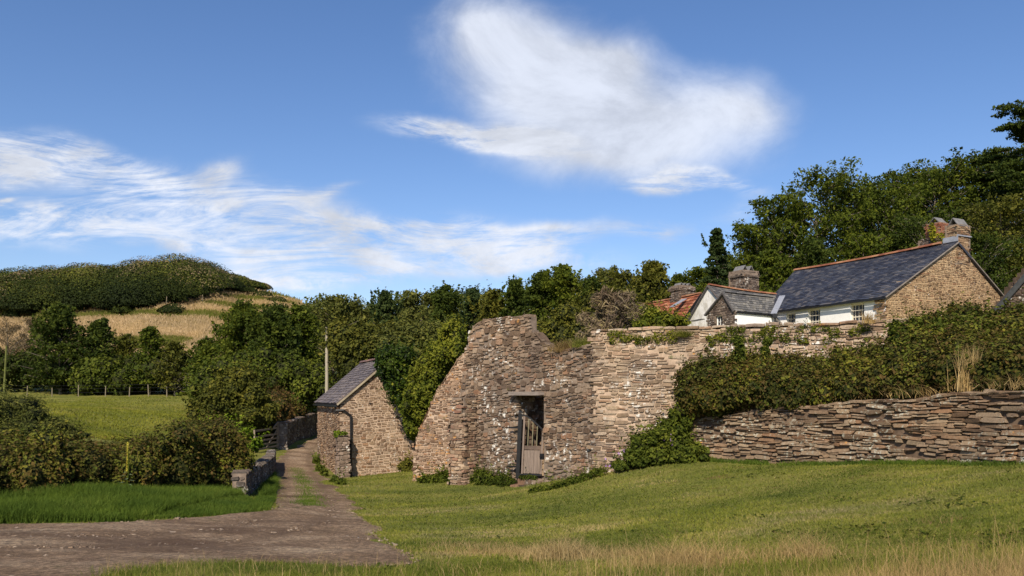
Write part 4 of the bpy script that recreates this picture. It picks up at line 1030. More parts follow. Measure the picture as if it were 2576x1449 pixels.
# chimney on the gable
cb = B(); cc_ = apex+d_*.27+p_*.52
stonebox(cb, cc_.x, cc_.y, .88, .6, apex.z-1.1, Z(566, 40), math.atan2(p_.y, p_.x), 55, ch=(.07, .13), cl=(.16, .36), d=.035)
chm = cb.build('chimney', [ST_HOUSE, MORTAR_G], fh)
t_ = B(); tent(t_, cc_*1+Zv*(Z(567, 40)-cc_.z), d_, p_, .42, .30, .42); child(t_.build('cowl', COWL), chm)
lead = B(); q = Vector((cc_.x, cc_.y, 0)); z_ = Z(598, 40)
lead.box(q-p_*.56+Zv*(z_-.05), p_*.02, d_*.4, Zv*.13)
lead.box(q-d_*.36+Zv*(z_+.12), p_*.56, d_*.02, Zv*.03); child(lead.build('flashing', LEAD), chm)
# brick chimney behind the ridge
q = Vector(P(2358, 600, 43.5)); cb = B(); stonebox(cb, q.x, q.y, .78, .78, q.z-1.2, Z(563, 43.5), math.atan2(p_.y, p_.x), 56, ch=(.07, .08), cl=(.2, .24), d=.012, wave=0, split=0)
BRICK = stonemat('red_brick', [(.22, .08, .045), (.30, .12, .07), (.36, .17, .10)], .2)
chb = cb.build('brick_chimney', [BRICK, MORTAR_G], fh)
t_ = B(); tent(t_, (q.x, q.y, Z(563, 43.5)), d_, p_, .3, .30, .32); child(t_.build('cowl', COWL), chb)
cb = B(); stonebox(cb, q.x-.1, q.y, 1.15, 1.1, q.z-1.6, Z(602, 43.5), math.atan2(p_.y, p_.x), 57, ch=(.07, .13), cl=(.16, .36), d=.035); child(cb.build('chimney_base', [ST_DARK, MORTAR_G]), chb)
L_, C_ = blob_foliage([((q.x-.3, q.y-.65, q.z-.1), (.45, .25, .25)), ((q.x-.55, q.y-.5, q.z+.35), (.15, .2, .35))], 500, .12, seed=58)
child(link('creeper', npmesh('creeper', *L_), LF['yellow']), chb)

# white wing with stone porch
wg = empty('cottage', (12, 43, 2.5), 'low whitewashed cottage wing with grey slate roof and small stone gabled porch', 'house')
WA = Vector(P(1783, 718, 44)); WE = WA+p_*4.9; WE.z = 5.9
fw = 2.6; Wf = WA-d_*fw; Wf.z = WA.z-2.35; Wb = WA+d_*2.2; Wb.z = WA.z-2.3; WEf = WE-d_*fw; WEf.z = WE.z-2.2; WEb = WE+d_*2.2; WEb.z = WE.z-2.3
b = B(); roof_tiles(b, Wf-p_*.08, WEf, WE, WA-p_*.08, .2, .26, .018, 61, sag=.04); rf = b.build('roof', SLATEG, wg)
b = B(); roof_tiles(b, WEb, Wb-p_*.08, WA-p_*.08, WE, .25, .35, .018, 62); child(b.build('rear_slope', SLATEG), rf)
b = B(); ridge_tiles(b, WA+Zv*.04, WE+Zv*.04, .1, .4, .04, 4); child(b.build('ridge', RIDGE), rf)
b = B(); gpts = [Vector((Wb.x, Wb.y, 1.5)), Vector((Wf.x, Wf.y, 1.5)), Wf-Zv*.06, WA-Zv*.08, Wb-Zv*.06]
b.add(gpts+[g_+p_*.4 for g_ in gpts], [(0, 1, 2, 3, 4), (9, 8, 7, 6, 5), (1, 6, 7, 2), (0, 4, 9, 5)]); b.build('gable_wall', WHITE2, wg)
b = B(); 
for a0, a1 in ((Wf, WA), (WA, Wb)): b.bar(a0-p_*.1-Zv*.03, a1-p_*.1-Zv*.03, .04, .05)
child(b.build('verge', simplemat('dark_verge', (.12, .10, .09), .8, .3, 4, .004)), rf)
lg = B(); q0 = Vector(P(1745, 808, 44.6)); lg.bar(q0-p_*.1, Vector(P(1772, 803, 43.6))-p_*.1, .22, .05); lg.build('ledge', SLATEG, wg)
# centre chimney
cq = Vector(P(1871, 720, 46.5)); cb = B(); stonebox(cb, cq.x, cq.y, 1.15, 1.0, cq.z-.9, Z(688, 46.5), math.atan2(p_.y, p_.x), 63, ch=(.07, .13), cl=(.16, .36), d=.035)
chm = cb.build('chimney', [ST_DARK, MORTAR_G], wg)
cb = B(); stonebox(cb, cq.x, cq.y, 1.3, 1.15, Z(700, 46.5), Z(694, 46.5), math.atan2(p_.y, p_.x), 64, ch=(.05, .08), cl=(.2, .4), d=.03); child(cb.build('chimney_band', [ST_DARK, MORTAR_G]), chm)
t_ = B()
for sg in (-.5, .35): tent(t_, Vector((cq.x, cq.y, Z(688, 46.5)))+p_*sg*.55, p_, d_, .4, .26, .4)
child(t_.build('cowl', COWL), chm)
# porch
PA = Vector(P(1822, 735, 40)); PE = Vector(P(1948, 749, 41.5)); PL_ = Vector(P(1776, 792, 41.2)); PR = Vector(P(1850, 782, 39.3)); PRe = Vector(P(1946, 791, 40.4))
b = B(); roof_tiles(b, PR-p_*.1-d_*.0, PRe, PE, PA-p_*.1, .17, .24, .016, 65, sag=.02)
rp_ = b.build('porch_roof', SLATEG, wg)
b = B(); PLe = PL_+p_*3.2; roof_tiles(b, PLe, PL_-p_*.1, PA-p_*.1, PE, .2, .26, .016, 66); child(b.build('rear_slope', SLATEG), rp_)
b = B(); ridge_tiles(b, PA+Zv*.03, PE+Zv*.03, .08, .35, 0, 5); child(b.build('ridge', SLATEG), rp_)
b = B()
for a0, a1 in ((PL_, PA), (PA, PR)): b.bar(a0-p_*.12-Zv*.04, a1-p_*.12-Zv*.04, .04, .08)
child(b.build('verge', simplemat('porch_verge', (.10, .09, .085), .8, .3, 4, .004)), rp_)
PG = Face([((PL_+d_*-.1).x, (PL_+d_*-.1).y), (PR.x, PR.y)])
Lp = PG.L[-1]; sp = (Vector((PA.x, PA.y, 0))-PG.p[0]).length
w0 = PG.sz(1799, 800)[0]; w1 = PG.sz(1816, 800)[0]; wz = PG.sz(1807, 793)[1]
hh_ = [(w0, w1, wz-1.0, wz)]
pp = [(0, 1.5), (Lp, 1.5), (Lp, PR.z-.05), (sp, PA.z-.08), (0, PL_.z-.05)]
b = B(); slab(b, PG, pp, .35, .1, hh_, m=1); stones(b, PG, pp, (.06, .13), (.1, .26), .03, .014, 67, hh_); b.build('porch_gable', [ST_DARK, MORTAR_G], wg)
dg = (PG.p[1]-PG.p[0]).normalized(); ng = Vector((dg.y, -dg.x, 0)); window(PG.p[0], dg, ng, *hh_[0], wg, 2, 3, PAINTW, sash=False)
b = B(); wall_rect(b, (PR.x, PR.y), (PRe.x, PRe.y), 1.5, PR.z-.1, (), .3, PRe.z-.1); b.build('porch_wall', WHITE, wg)
b = B(); b.bar(PR-Zv*.08-d_*.05, PRe-Zv*.08-d_*.05, .07, .06); b.build('gutter', IRON, wg)
b = B(); vp = Vector(P(1968, 744, 41.8)); vq = Vector(P(1946, 789, 40.2)); b.bar(vp, vq, .3, .03); b.build('valley_flashing', LEAD, wg)
b = B(); dq = Vector(P(1948, 790, 40.2)); b.tube([dq+Zv*.02, dq-Zv*.25+p_*.05, dq-Zv*2+p_*.05], [.05, .05, .05], 8); b.box(dq-Zv*.1, (.12, 0, 0), (0, .1, 0), (0, 0, .09)); b.build('downpipe', IRON, wg)

# red tiled cottage behind
rc = empty('red_roofed_cottage', (9, 51, 2), 'cottage with a red clay tiled roof and lead capped stone chimney behind the garden shrubs', 'house')
RAp = Vector(P(1762, 739, 48)); RFp = RAp+d_*9; REn = RAp-p_*2.3; REn.z = RAp.z-2.75; REf = REn+d_*9; RBn = RAp+p_*2.3; RBn.z = RAp.z-2.4
b = B(); roof_tiles(b, REn-d_*.1, REf, RFp, RAp-d_*.1, .27, .30, .03, 71, jit=.02, sag=.06); rf = b.build('roof', REDT, rc)
b = B(); roof_tiles(b, RBn+d_*9, RBn-d_*.1, RAp-d_*.1, RFp, .3, .4, .03, 72); child(b.build('rear_slope', REDT), rf)
b = B(); ridge_tiles(b, RAp+Zv*.03, RFp+Zv*.03, .1, .4, .06, 6); child(b.build('ridge', RIDGE), rf)
b = B(); gp_ = [Vector((REn.x, REn.y, 1)), Vector((RBn.x, RBn.y, 1)), RBn-Zv*.06, RAp-Zv*.08, REn-Zv*.06]; b.add(gp_+[g_+d_*.35 for g_ in gp_], [(0, 1, 2, 3, 4), (9, 8, 7, 6, 5), (0, 4, 9, 5)]); b.build('gable_wall', WHITE2, rc)
b = B(); b.bar(REn-d_*.12-Zv*.03, RAp-d_*.12-Zv*.03, .05, .16); child(b.build('verge', IRON), rf)
b = B(); wall_rect(b, (REf.x, REf.y), (REn.x+.0, REn.y), 1, REn.z-.1); b.build('wall', WHITE2, rc)
cq = Vector(P(1716, 752, 50)); cb = B(); stonebox(cb, cq.x, cq.y, 1.1, .8, cq.z-1.2, Z(724, 50), math.atan2(p_.y, p_.x), 73, ch=(.07, .13), cl=(.16, .36), d=.035)
chm = cb.build('chimney', [ST_DARK, MORTAR_G], rc)
cb = B(); stonebox(cb, cq.x, cq.y, 1.3, .95, Z(733, 50), Z(726, 50), math.atan2(p_.y, p_.x), 74, ch=(.06, .09), cl=(.2, .4), d=.03); child(cb.build('chimney_band', [ST_DARK, MORTAR_G]), chm)
t_ = B()
for sg in (-.6, 0, .6): tent(t_, Vector((cq.x, cq.y, Z(724, 50)))+p_*sg*.5, p_, d_, .26, .2, .3)
child(t_.build('cowl', COWL), chm)
b = B(); b.bar(Vector(P(1690, 772, 47.9)), Vector(P(1722, 752, 48.6)), .35, .04); child(b.build('flashing', LEAD), chm)

# outbuilding at the right edge
ob_ = empty('outbuilding', (22, 33, 2), 'shadow toned stone outbuilding gable with a black verge cutting in at the right edge', 'building')
OL = Vector(P(2490, 792, 33)); OA = Vector(P(2665, 588, 33.5)); OR_ = OA+(OA-OL)*1; OR_.z = OL.z
OG = Face([(OL.x, OL.y), (OR_.x, OR_.y)]); Lo = OG.L[-1]
op = [(0, 1.0), (Lo, 1.0), (Lo, OL.z), (Lo/2, OA.z-.05), (0, OL.z-.05)]
b = B(); slab(b, OG, op, .4, .2, m=1); stones(b, OG, op, (.08, .15), (.15, .4), .04, .015, 76); b.build('gable_wall', [stonemat('stone_outbuilding_shaded', [(.045, .033, .028), (.085, .06, .048), (.12, .09, .072), (.15, .115, .09)], .25), MORTAR_D], ob_)  # shadow over the gable is put into its dark stone colours
b = B(); back = Vector((4.6, 6, 0)); roof_tiles(b, OL+back, OL-Vector((0, .15, 0)), OA-Vector((0, .15, 0)), OA+back, .25, .3, .02, 77)
roof_tiles(b, OR_-Vector((0, .15, 0)), OR_+back, OA+back, OA-Vector((0, .15, 0)), .25, .3, .02, 78); rf = b.build('roof', SLATEG, ob_)
b = B(); b.bar(OL-Vector((.1, .2, .1)), OA-Vector((0, .2, 0)), .06, .2); child(b.build('verge', simplemat('black_verge', (.04, .042, .042), .7, .3, 4, .004)), rf)

# barn
bn = empty('stone_barn', (-6.5, 36, -3.3), 'small stone barn with a dark slate roof beside the lane', 'barn')
C1 = Vector(P(856, 1203, 33)); sd = Vector((-2.6, 7, 0)).normalized(); gdv = Vector((sd.y, -sd.x, 0)); C1.z = 0
EZ = -.10; AZ = 1.75; hw = 2.15; LnB = 7.47
c1 = C1; c2 = C1+gdv*hw*2; c3 = C1+sd*LnB; am = C1+gdv*hw; b0 = -4.0
BG = Face([(c1.x, c1.y), (c2.x, c2.y)]); bp = [(0, b0), (2*hw, b0), (2*hw, EZ), (hw, AZ-.08), (0, EZ-.02)]
b = B(); slab(b, BG, bp, .45, .12, m=1)
stones(b, BG, bp, (.055, .15), (.09, .33), .022, .034, 81, wave=.05, split=.35, tilt=.07, colf=lambda s, z, rn: rn.random()*(.95 if z < -1 else .8)+(.05 if z < -1 else .0))
b.build('gable_wall', [ST_BARN, MORTAR], bn)
BS = Face([(c3.x, c3.y), (c1.x, c1.y)]); bp2 = [(0, b0), (LnB, b0), (LnB, EZ-.05), (0, EZ-.05)]
b = B(); slab(b, BS, bp2, .45, .2, m=1); stones(b, BS, bp2, (.06, .13), (.10, .28), .05, .022, 82, split=.35)
b.build('side_wall', [ST_BARN, MORTAR], bn)
b = B(); e1 = Vector((c1.x, c1.y, EZ)); e3 = Vector((c3.x, c3.y, EZ)); a1 = Vector((am.x, am.y, AZ)); a3 = a1+sd*LnB; e2 = Vector((c2.x, c2.y, EZ)); e4 = e2+sd*LnB
s1_ = (e1-a1).normalized(); s2_ = (e2-a1).normalized(); oh = -sd*.13
roof_tiles(b, e3+s1_*.22+sd*.1, e1+s1_*.22+oh, a1+oh, a3+sd*.1, .19, .26, .018, 83, sag=.03); rf = b.build('roof', SLATEB, bn)
b = B(); roof_tiles(b, e2+s2_*.2+oh, e4+s2_*.2, a3, a1+oh, .25, .3, .018, 84); child(b.build('rear_slope', SLATEB), rf)
b = B(); ridge_tiles(b, a1+oh+Zv*.03, a3+Zv*.03, .1, .35, .03, 7); child(b.build('ridge', tilemat('barn_ridge', [(.15, .08, .06), (.22, .13, .10)])), rf)
b = B(); b.bar(e1+s1_*.2+oh*1.1-Zv*.07, a1+oh*1.1-Zv*.07, .04, .07); child(b.build('verge', simplemat('pale_verge', (.30, .25, .17), .8, .3, 4, .004)), rf)
b = B(); b.bar(e1+s1_*.27+oh-Zv*.07, e3+s1_*.27-Zv*.07, .1, .08); child(b.build('gutter', IRON), rf)
b = B(); g0 = e1+s1_*.27-Zv*.1; nB = Vector((gdv.y, -gdv.x, 0))
if nB.y > 0: nB = -nB
g1 = BG.at(*BG.sz(882, 1046), .1); g2 = BG.at(BG.sz(882, 1046)[0], -3.3, .1)
b.tube([g0, g0-Zv*.15+gdv*.02, BG.at(.12, EZ-.42, .12), g1, g1-Zv*.1, g2], [.045]*6, 8); b.build('downpipe', IRON, bn)
# pillar in front of the barn corner
q = C1+nB*.35; zz = T(q.x, q.y); pil = empty('gate_pillar', (q.x, q.y, zz), 'crumbling square stone pillar against the barn corner topped with green plants', 'pillar')
b = B(); stonebox(b, q.x+.05, q.y, .44, .44, zz-.3, Z(1096, q.y), math.atan2(gdv.y, gdv.x), 85, ch=(.08, .2), cl=(.14, .3), d=.04)
b.build('stonework', [stonemat('stone_pillar', [(.16, .12, .09), (.24, .18, .14), (.32, .25, .2)], .3, .1), MORTAR_G], pil)
L_, C_ = blob_foliage([((q.x-.15, q.y-.15, Z(1096, q.y)+.05), (.12, .12, .16)), ((q.x+.1, q.y-.1, Z(1090, q.y)), (.14, .1, .08))], 350, .07, seed=86)
o_ = link('plants', npmesh('plants', *L_), LF['bright'], pil)

# lane walls
def lowwall(name, label, pts, z0s, z1s, seed, mat, th=.34, **kw):
    f = Face(pts); L = f.L[-1]; ks = f.L
    poly = [(k, z) for k, z in zip(ks, z0s)]+[(k, z) for k, z in zip(ks[::-1], z1s[::-1])]
    root = empty(name, (pts[0][0], pts[0][1], z0s[0]), label, 'wall'); b = B(); slab(b, f, poly, th, .1, m=1); stones(b, f, poly, seed=seed, **kw)
    coping(b, f, [(k, z) for k, z in zip(ks, z1s)], th, (.06, .12), (.18, .34), .04, seed)
    for t, sgn in ((0, 1), (L, -1)):
        a = f.at(t, 0, 0); c = f.at(t, 0, -th); e = Face([(c.x, c.y), (a.x, a.y)] if sgn > 0 else [(a.x, a.y), (c.x, c.y)])
        i = 0 if sgn > 0 else -1
        stones(b, e, [(0, z0s[i]), (th, z0s[i]), (th, z1s[i]), (0, z1s[i])], seed=seed+1, **kw)
    b.build('stonework', [mat, MORTAR_G], root); return root
pA = hit(619, 1250); pts = [pA[:2], hit(655, 1222)[:2], hit(689, 1185)[:2], hit(692, 1168)[:2]]
zz = [T(*p) for p in pts]
ST_LICH = stonemat('stone_white_lichen', [(.10, .085, .07), (.15, .125, .10), (.2, .16, .125)], .55, .1, lcol=(.5, .48, .42), lscale=8)
lowwall('lane_wall', 'short lichen spotted stone wall between the brambles and the lane bend', [tuple(p) for p in pts], [z-.3 for z in zz], [z+.58 for z in zz], 91, ST_LICH, ch=(.08, .2), cl=(.12, .3), d=.04)
pts = [(X(716, 46), 46.0), (X(755, 51), 51.0), (X(806, 60), 60.0)]; zz = [T(*p) for p in pts]
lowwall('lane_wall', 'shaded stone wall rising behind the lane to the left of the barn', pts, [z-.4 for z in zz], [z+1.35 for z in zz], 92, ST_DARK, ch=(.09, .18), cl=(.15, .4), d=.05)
q = (X(711, 45.6), 45.6); pr = empty('gate_pillar', (*q, T(*q)), 'pale squat stone gate pillar hinging the wooden field gate', 'pillar')
b = B(); stonebox(b, q[0], q[1], .46, .46, T(*q)-.3, T(*q)+1.45, .3, 93, ch=(.1, .2), cl=(.16, .3), d=.03); b.build('stonework', [stonemat('stone_pale_pillar', [(.2, .17, .14), (.28, .24, .2), (.36, .32, .27)], .4, 0), MORTAR_G], pr)
b = B(); b.box((q[0], q[1], T(*q)+1.5), (.27, 0, 0), (0, .27, 0), (0, 0, .07), .5, 0, .03); b.build('capstone', ST_DARK, pr)
# wooden field gate
g0 = Vector((X(699, 45.2), 45.2, 0)); g0.z = T(g0.x, g0.y)+.1; g1 = Vector((X(640, 41.5), 41.5, 0)); g1.z = T(g1.x, g1.y)+.05
fg = empty('field_gate', tuple(g0), 'old wooden five bar field gate half buried in brambles beside the lane', 'gate')
OAK = simplemat('old_oak', (.23, .18, .13), .85, .3, 5, .004)
gv = g1-g0; gl = gv.length
for k, h in enumerate((.1, .32, .55, .78, 1.12)):
    b = B(); b.bar(g0+Zv*h, g1+Zv*h*.96, .035, .09); b.build('bar', OAK, fg)
b = B(); b.bar(g0+Zv*.0, g0+Zv*1.45, .1, .1); b.build('hanging_stile', OAK, fg)
b = B(); b.bar(g1+Zv*.0, g1+Zv*1.15, .08, .08); b.build('shutting_stile', OAK, fg)
b = B(); b.bar(g0+Zv*1.1, g0+gv*.5+Zv*.1, .035, .08); b.build('brace', OAK, fg)
b = B(); b.bar(g0+Zv*1.42, g0+gv*.22+Zv*1.12, .04, .1); b.build('curved_top', OAK, fg)
# utility pole
Yp = 50; xp = X(822, Yp); zp = T(xp, Yp)
pole = empty('utility_pole', (xp, Yp, zp), 'plain pale wooden utility pole rising behind the barn', 'pole')
b = B(); b.tube([(xp, Yp, zp-.3), (xp, Yp, Z(823, Yp))], [.12, .085], 10); b.build('shaft', simplemat('pole_wood', (.34, .30, .22), .8, .2, 3, .004, stretch=(6, 6, .4)), pole)
for i in range(5):
    z_ = Z(845+i*22, Yp); sg = 1 if i % 2 else -1; b = B(); b.bar((xp, Yp-.08, z_), (xp+sg*.2, Yp-.08, z_), .02); b.build('climbing_step', IRON, pole)

# wire fence
fe = empty('wire_fence', (X(300, 73.6), 73.6, T(X(300, 73.6), 73.6)), 'line of wooden posts and thin wire along the far edge of the field', 'fence')
FW = simplemat('fence_post_wood', (.22, .185, .12), .85, .2, 5, .004)
fpts = []
for u, hh in ((-20, 1.2), (68, 1.4), (131, 1.2), (197, 1.5), (265, 1.3), (325, 1.1), (374, 1.4), (420, 1.1), (480, 1.5), (500, 1.1), (538, 1.2)):
    Y = 73.2; x = X(u, Y); z = T(x, Y); b = B(); b.tube([(x, Y, z-.2), (x+U(-.06, .06), Y, z+hh*.78)], [.045, .04], 6); b.build('post', FW, fe); fpts.append(Vector((x, Y, z)))
for h in (.45, .8, 1.1):
    b = B(); [b.bar(a+Zv*h, c+Zv*h, .012) for a, c in zip(fpts, fpts[1:])]; b.build('wire', IRON, fe)
for u, v, lb in ((416, 776, 'left of the two pale posts on the golden slope'), (506, 760, 'right of the two pale posts on the golden slope')):
    q = hillpt(u, v+4); b = B(); b.tube([(q[0], q[1], q[2]-.3), (q[0]+.15, q[1], q[2]+2.4)], [.11, .09], 6)
    tag(b.build('wooden_post', FW), lb, 'post', 'posts on the hill')
# mossy trunk at the far left
b = B(); x = X(9, 70); b.tube([(x, 70, T(x, 70)), (x+.25, 70, Z(870, 70))], [.1, .07], 7); tag(b.build('mossy_post', simplemat('moss_yellow', (.11, .12, .03), .9, .3, 4, .01)), 'leaning yellow green mossy trunk at the far left edge', 'dead tree')

def blades_fwd(Q, h, w, lean, rs):
    n = len(Q); az = RNG.uniform(0, 6.283, n); hh = h*RNG.uniform(.5, 1.3, n); dx = np.c_[np.cos(az), np.sin(az)*.4-.3, np.zeros(n)]*(lean*hh)[:, None]
    sx = np.zeros((n, 3)); sx[:, 0] = w/2*RNG.uniform(.5, 1.4, n); up = np.zeros((n, 3)); up[:, 2] = hh
    V = np.stack([Q-sx, Q+sx, Q+dx+up+sx*.25, Q+dx+up-sx*.25], 1).reshape(-1, 3)
    return V, np.arange(4*n).reshape(-1, 4), np.clip(rs+RNG.normal(size=n)*.14, 0, 1)
# ---------------------------------------------------------------- scrub on the hill
BND = [(-500, 815), (0, 800), (190, 786), (330, 790), (400, 775), (450, 766), (520, 746), (580, 734), (620, 729), (660, 733), (690, 738)]
rd = random.Random(77); Cs = []; rr = []; kk = []
for i in range(950):
    u = rd.uniform(-120, 668); vt = prof(u, VT); vb = prof(u, BND)
    v = vt+(vb-vt)*rd.random()**.9
    if v > vb: continue
    q = hillpt(u, v); r = rd.choice((rd.uniform(1.4, 3), rd.uniform(3.2, 6.2)))*(1 if u < 540 else .55)
    r = min(r, 2.0+(v-vt)/9)
    Cs.append(q+np.array((0, -r*.3, r*.32))); rr.append((r*1.3, r*1.1, r*.95)); kk.append(rd.random())
for u, v in ((345, 772), (362, 765), (378, 776), (425, 793), (437, 788), (610, 741), (625, 742), (650, 727), (660, 732), (470, 757), (500, 752), (334, 782), (300, 786), (270, 786), (700, 770), (660, 752)):
    q = hillpt(u, v); r = 2.2; Cs.append(q+np.array((0, 0, .8))); rr.append((r*1.3, r, r*.7)); kk.append(.2)
Cs = np.array(Cs); rr = np.array(rr); kk = np.array(kk)
n = 430000; k = RNG.integers(0, len(Cs), n); g_ = RNG.normal(size=(n, 3)); g_ /= np.linalg.norm(g_, axis=1)[:, None]; g_[:, 2] = np.abs(g_[:, 2]); g_[:, 1] = -np.abs(g_[:, 1])*.9+.2*RNG.random(n)
C = Cs[k]+g_*rr[k]*(.9+.11*RNG.random((n, 1)))
big = nzarr(C[:, 0]*1., C[:, 1]*1.+C[:, 2]*2, .045, 3)
kz = np.clip(nzarr(Cs[:, 0], Cs[:, 2]*2.5, .06, 8)*.45+kk*.62, 0, 1); kz = kz[k]; rs = np.where(kz < .54, .02+.42*kz, np.where(kz < .66, .5, np.where(kz < .8, .7, .95)))+.1*(big-.5)+.12*g_[:, 2]-.06; rs = np.clip(rs, 0, 1)
SCR = leafmat('hill_scrub_leaf', [(.011, .017, .006), (.026, .036, .010), (.05, .062, .016), (.115, .12, .03), (.19, .14, .085)], trans=.1, patch=.3, pscale=.05)
sc = link('hill_scrub', npmesh('hill_scrub', *cards(C, .44, up=.1, rs=rs, asp=.7, dirs=g_, dw=2.2, jr=.07)), SCR)
tag(sc, 'dark gorse and thorn scrub covering the top of the hill', 'scrub', kind='stuff')

HS = leafmat('hill_straw', [(.10, .11, .03), (.27, .20, .085), (.42, .30, .16), (.54, .40, .24)], trans=.2, patch=.2, pscale=.08)
Qs = []
while len(Qs) < 60000:
    u = RNG.uniform(0, 760, 5000); f = RNG.random(5000); vt = prof(u, VT); vb = np.where(u > 700, vt, np.maximum(prof(u, BND), vt)); v = vb+(905-vb)*f
    ff = np.clip((985-v)/(985-vt), 0, 1); t = np.arcsin(ff**(1/1.15))/(math.pi/2); Yh = 115+145*t
    j = np.clip(((u+500)/9).astype(int), 0, hn-2); i = np.clip((t*69), 0, 68.99); i0 = i.astype(int); fr = i-i0
    zz_ = rows[i0, j, 2]*(1-fr)+rows[i0+1, j, 2]*fr
    Qs += list(np.c_[X(u, Yh), Yh, zz_])
Qs = np.array(Qs); gb = nzarr(Qs[:, 0]*.35, Qs[:, 2]*3.2, .16, 3)
tag(link('hill_grass', npmesh('hill_grass', *blades_fwd(Qs, .75, .3, .7, .62+.5*(gb-.5)-.45*(gb < .27))), HS), 'long bleached grass swaying over the golden hill slope', 'grass', kind='stuff')
# ---------------------------------------------------------------- plants at the wall feet
def clump(name, label, cat, spots, n, size, mat, Yf=None, seed=1, **kw):
    bl = []
    for u, v, ru, rv in spots:
        h_ = hit(u, v+rv*.9); bl.append(((h_[0], h_[1]-.05, h_[2]+rv/F*h_[1]*.7), (ru/F*h_[1], ru/F*h_[1]*.7, rv/F*h_[1])))
    return bushthing(name, label, cat, bl, n, size, mat, seed=seed, core=0, **kw)
clump('plant', 'low glossy green plants at the foot of the ruin flank wall', 'plant', [(1072, 1206, 20, 9), (1095, 1203, 22, 11), (1120, 1200, 22, 13), (1143, 1196, 18, 16)], 3600, .09, LF['nettle'], seed=101)
clump('plant', 'bushy nettles at the foot of the ruin left of the doorway', 'plant', [(1190, 1192, 18, 22), (1212, 1198, 20, 22), (1240, 1205, 22, 16), (1270, 1208, 20, 16), (1180, 1206, 14, 10)], 4000, .085, LF['nettle'], seed=102, asp=.4, jag=.3)
clump('plant', 'strip of green weeds with thistles along the wall right of the doorway', 'plant', [(1345, 1233, 14, 6), (1375, 1227, 18, 7), (1410, 1219, 20, 8), (1445, 1210, 20, 8), (1475, 1200, 20, 10), (1505, 1189, 20, 12), (1530, 1176, 18, 13)], 4500, .075, LF['nettle'], seed=103, asp=.4, jag=.3)
def moundblob(u, v, ru, rv):
    k = (u-HU)/F; Yr = (RA[0]*Rn[0]+RA[1]*Rn[1])/(k*Rn[0]+Rn[1]); Y = Yr-.45-.35*(v-1080)/80; return (P(u, v, Y), (ru/F*Y, .5, rv/F*Y))
bushthing('bramble_mound', 'mound of green bramble leaves and mallow heaped where the two stone walls meet', 'plant',
    [moundblob(*t) for t in ((1690, 1085, 34, 24), (1660, 1105, 38, 28), (1620, 1125, 36, 28), (1700, 1120, 40, 30), (1740, 1135, 30, 22), (1592, 1148, 22, 18), (1655, 1145, 44, 24), (1715, 1150, 42, 16), (1610, 1160, 28, 12), (1560, 1170, 16, 10), (1765, 1150, 16, 10), (1720, 1060, 14, 16), (1695, 1045, 10, 14))], 15000, .085, LF['nettle'], seed=104, jag=.25, base=-1.4)
clump('plant', 'olive bush at the foot of the barn gable beside the ruin', 'plant', [(1005, 1172, 18, 16), (1025, 1170, 14, 18), (990, 1178, 12, 10)], 1800, .1, LF['olive'], seed=105)
clump('plant', 'green weeds along the foot of the barn side wall', 'plant', [(797, 1158, 9, 10), (806, 1176, 10, 10), (818, 1190, 9, 9), (842, 1206, 10, 9), (858, 1212, 12, 8)], 1800, .1, LF['nettle'], seed=106)
b_ = [G.at((oa+ob)/2+dx, oz0+.08, .05) for dx in (-.25, -.1, .08)]
bushthing('plant', 'small green plants growing on the doorway step below the gate', 'plant', [((q.x, q.y, q.z-.02), (.16, .1, .07)) for q in b_], 500, .05, LF['nettle'], core=0, seed=107, base=oz0)
# flowers on the mound
fl = []
for i in range(26):
    u = random.uniform(1480, 1700); v = 1180-(u-1500)*.35+random.uniform(-25, 15)
    k = (u-HU)/F; Yr = (RA[0]*Rn[0]+RA[1]*Rn[1])/(k*Rn[0]+Rn[1]); fl.append(P(u, v, Yr-1.05))
fl = np.array(fl); Lf = cards(np.repeat(fl, 4, 0)+RNG.normal(size=(len(fl)*4, 3))*.012, .05)
tag(link('wildflowers', npmesh('wildflowers', *Lf), LF['flower']), 'scattered purple mallow flowers over the bramble mound', 'flowers', kind='stuff')

# ---------------------------------------------------------------- grass blades
def scatter(poly, n):
    xs = [p[0] for p in poly]; ys = [p[1] for p in poly]; o = []
    while sum(len(a) for a in o) < n:
        x = RNG.uniform(min(xs), max(xs), n*2); y = RNG.uniform(min(ys), max(ys), n*2); k = inpoly(x, y, poly); o.append(np.c_[x[k], y[k]])
    o = np.concatenate(o)[:n]; return np.c_[o, terr(o[:, 0], o[:, 1])]
def joinm(parts):
    V = []; Fq = []; r = []; n = 0
    for v, f, q in parts: V.append(v); Fq.append(f+n); r.append(q); n += len(v)
    return np.concatenate(V), np.concatenate(Fq), np.concatenate(r)
# lawn: depth-weighted scatter
def fan(n, u0, u1, y0, y1, p=1.6):
    t = RNG.random(n); Y = (y0**(-p)+(y1**(-p)-y0**(-p))*t)**(-1/p); u = RNG.uniform(u0, u1, n); x = X(u, Y); return np.c_[x, Y, terr(x, Y)]
Q = fan(330000, 560, 2680, 5.5, 34, .6)
behind = ((Q[:, 0]-RA[0])*Rn[0]+(Q[:, 1]-RA[1])*Rn[1]) > -.1
dd2 = np.interp(Q[:, 0], [X(u, Y) for u, Y in dpl], [Y for u, Y in dpl])
ok = ~ontrack(Q[:, 0]+.1*RNG.normal(size=len(Q)), Q[:, 1]+.1*RNG.normal(size=len(Q))) & ~((Q[:, 0] > 2) & behind) & ~((Q[:, 0] > 4.3) & (Q[:, 1] > dd2-.05))
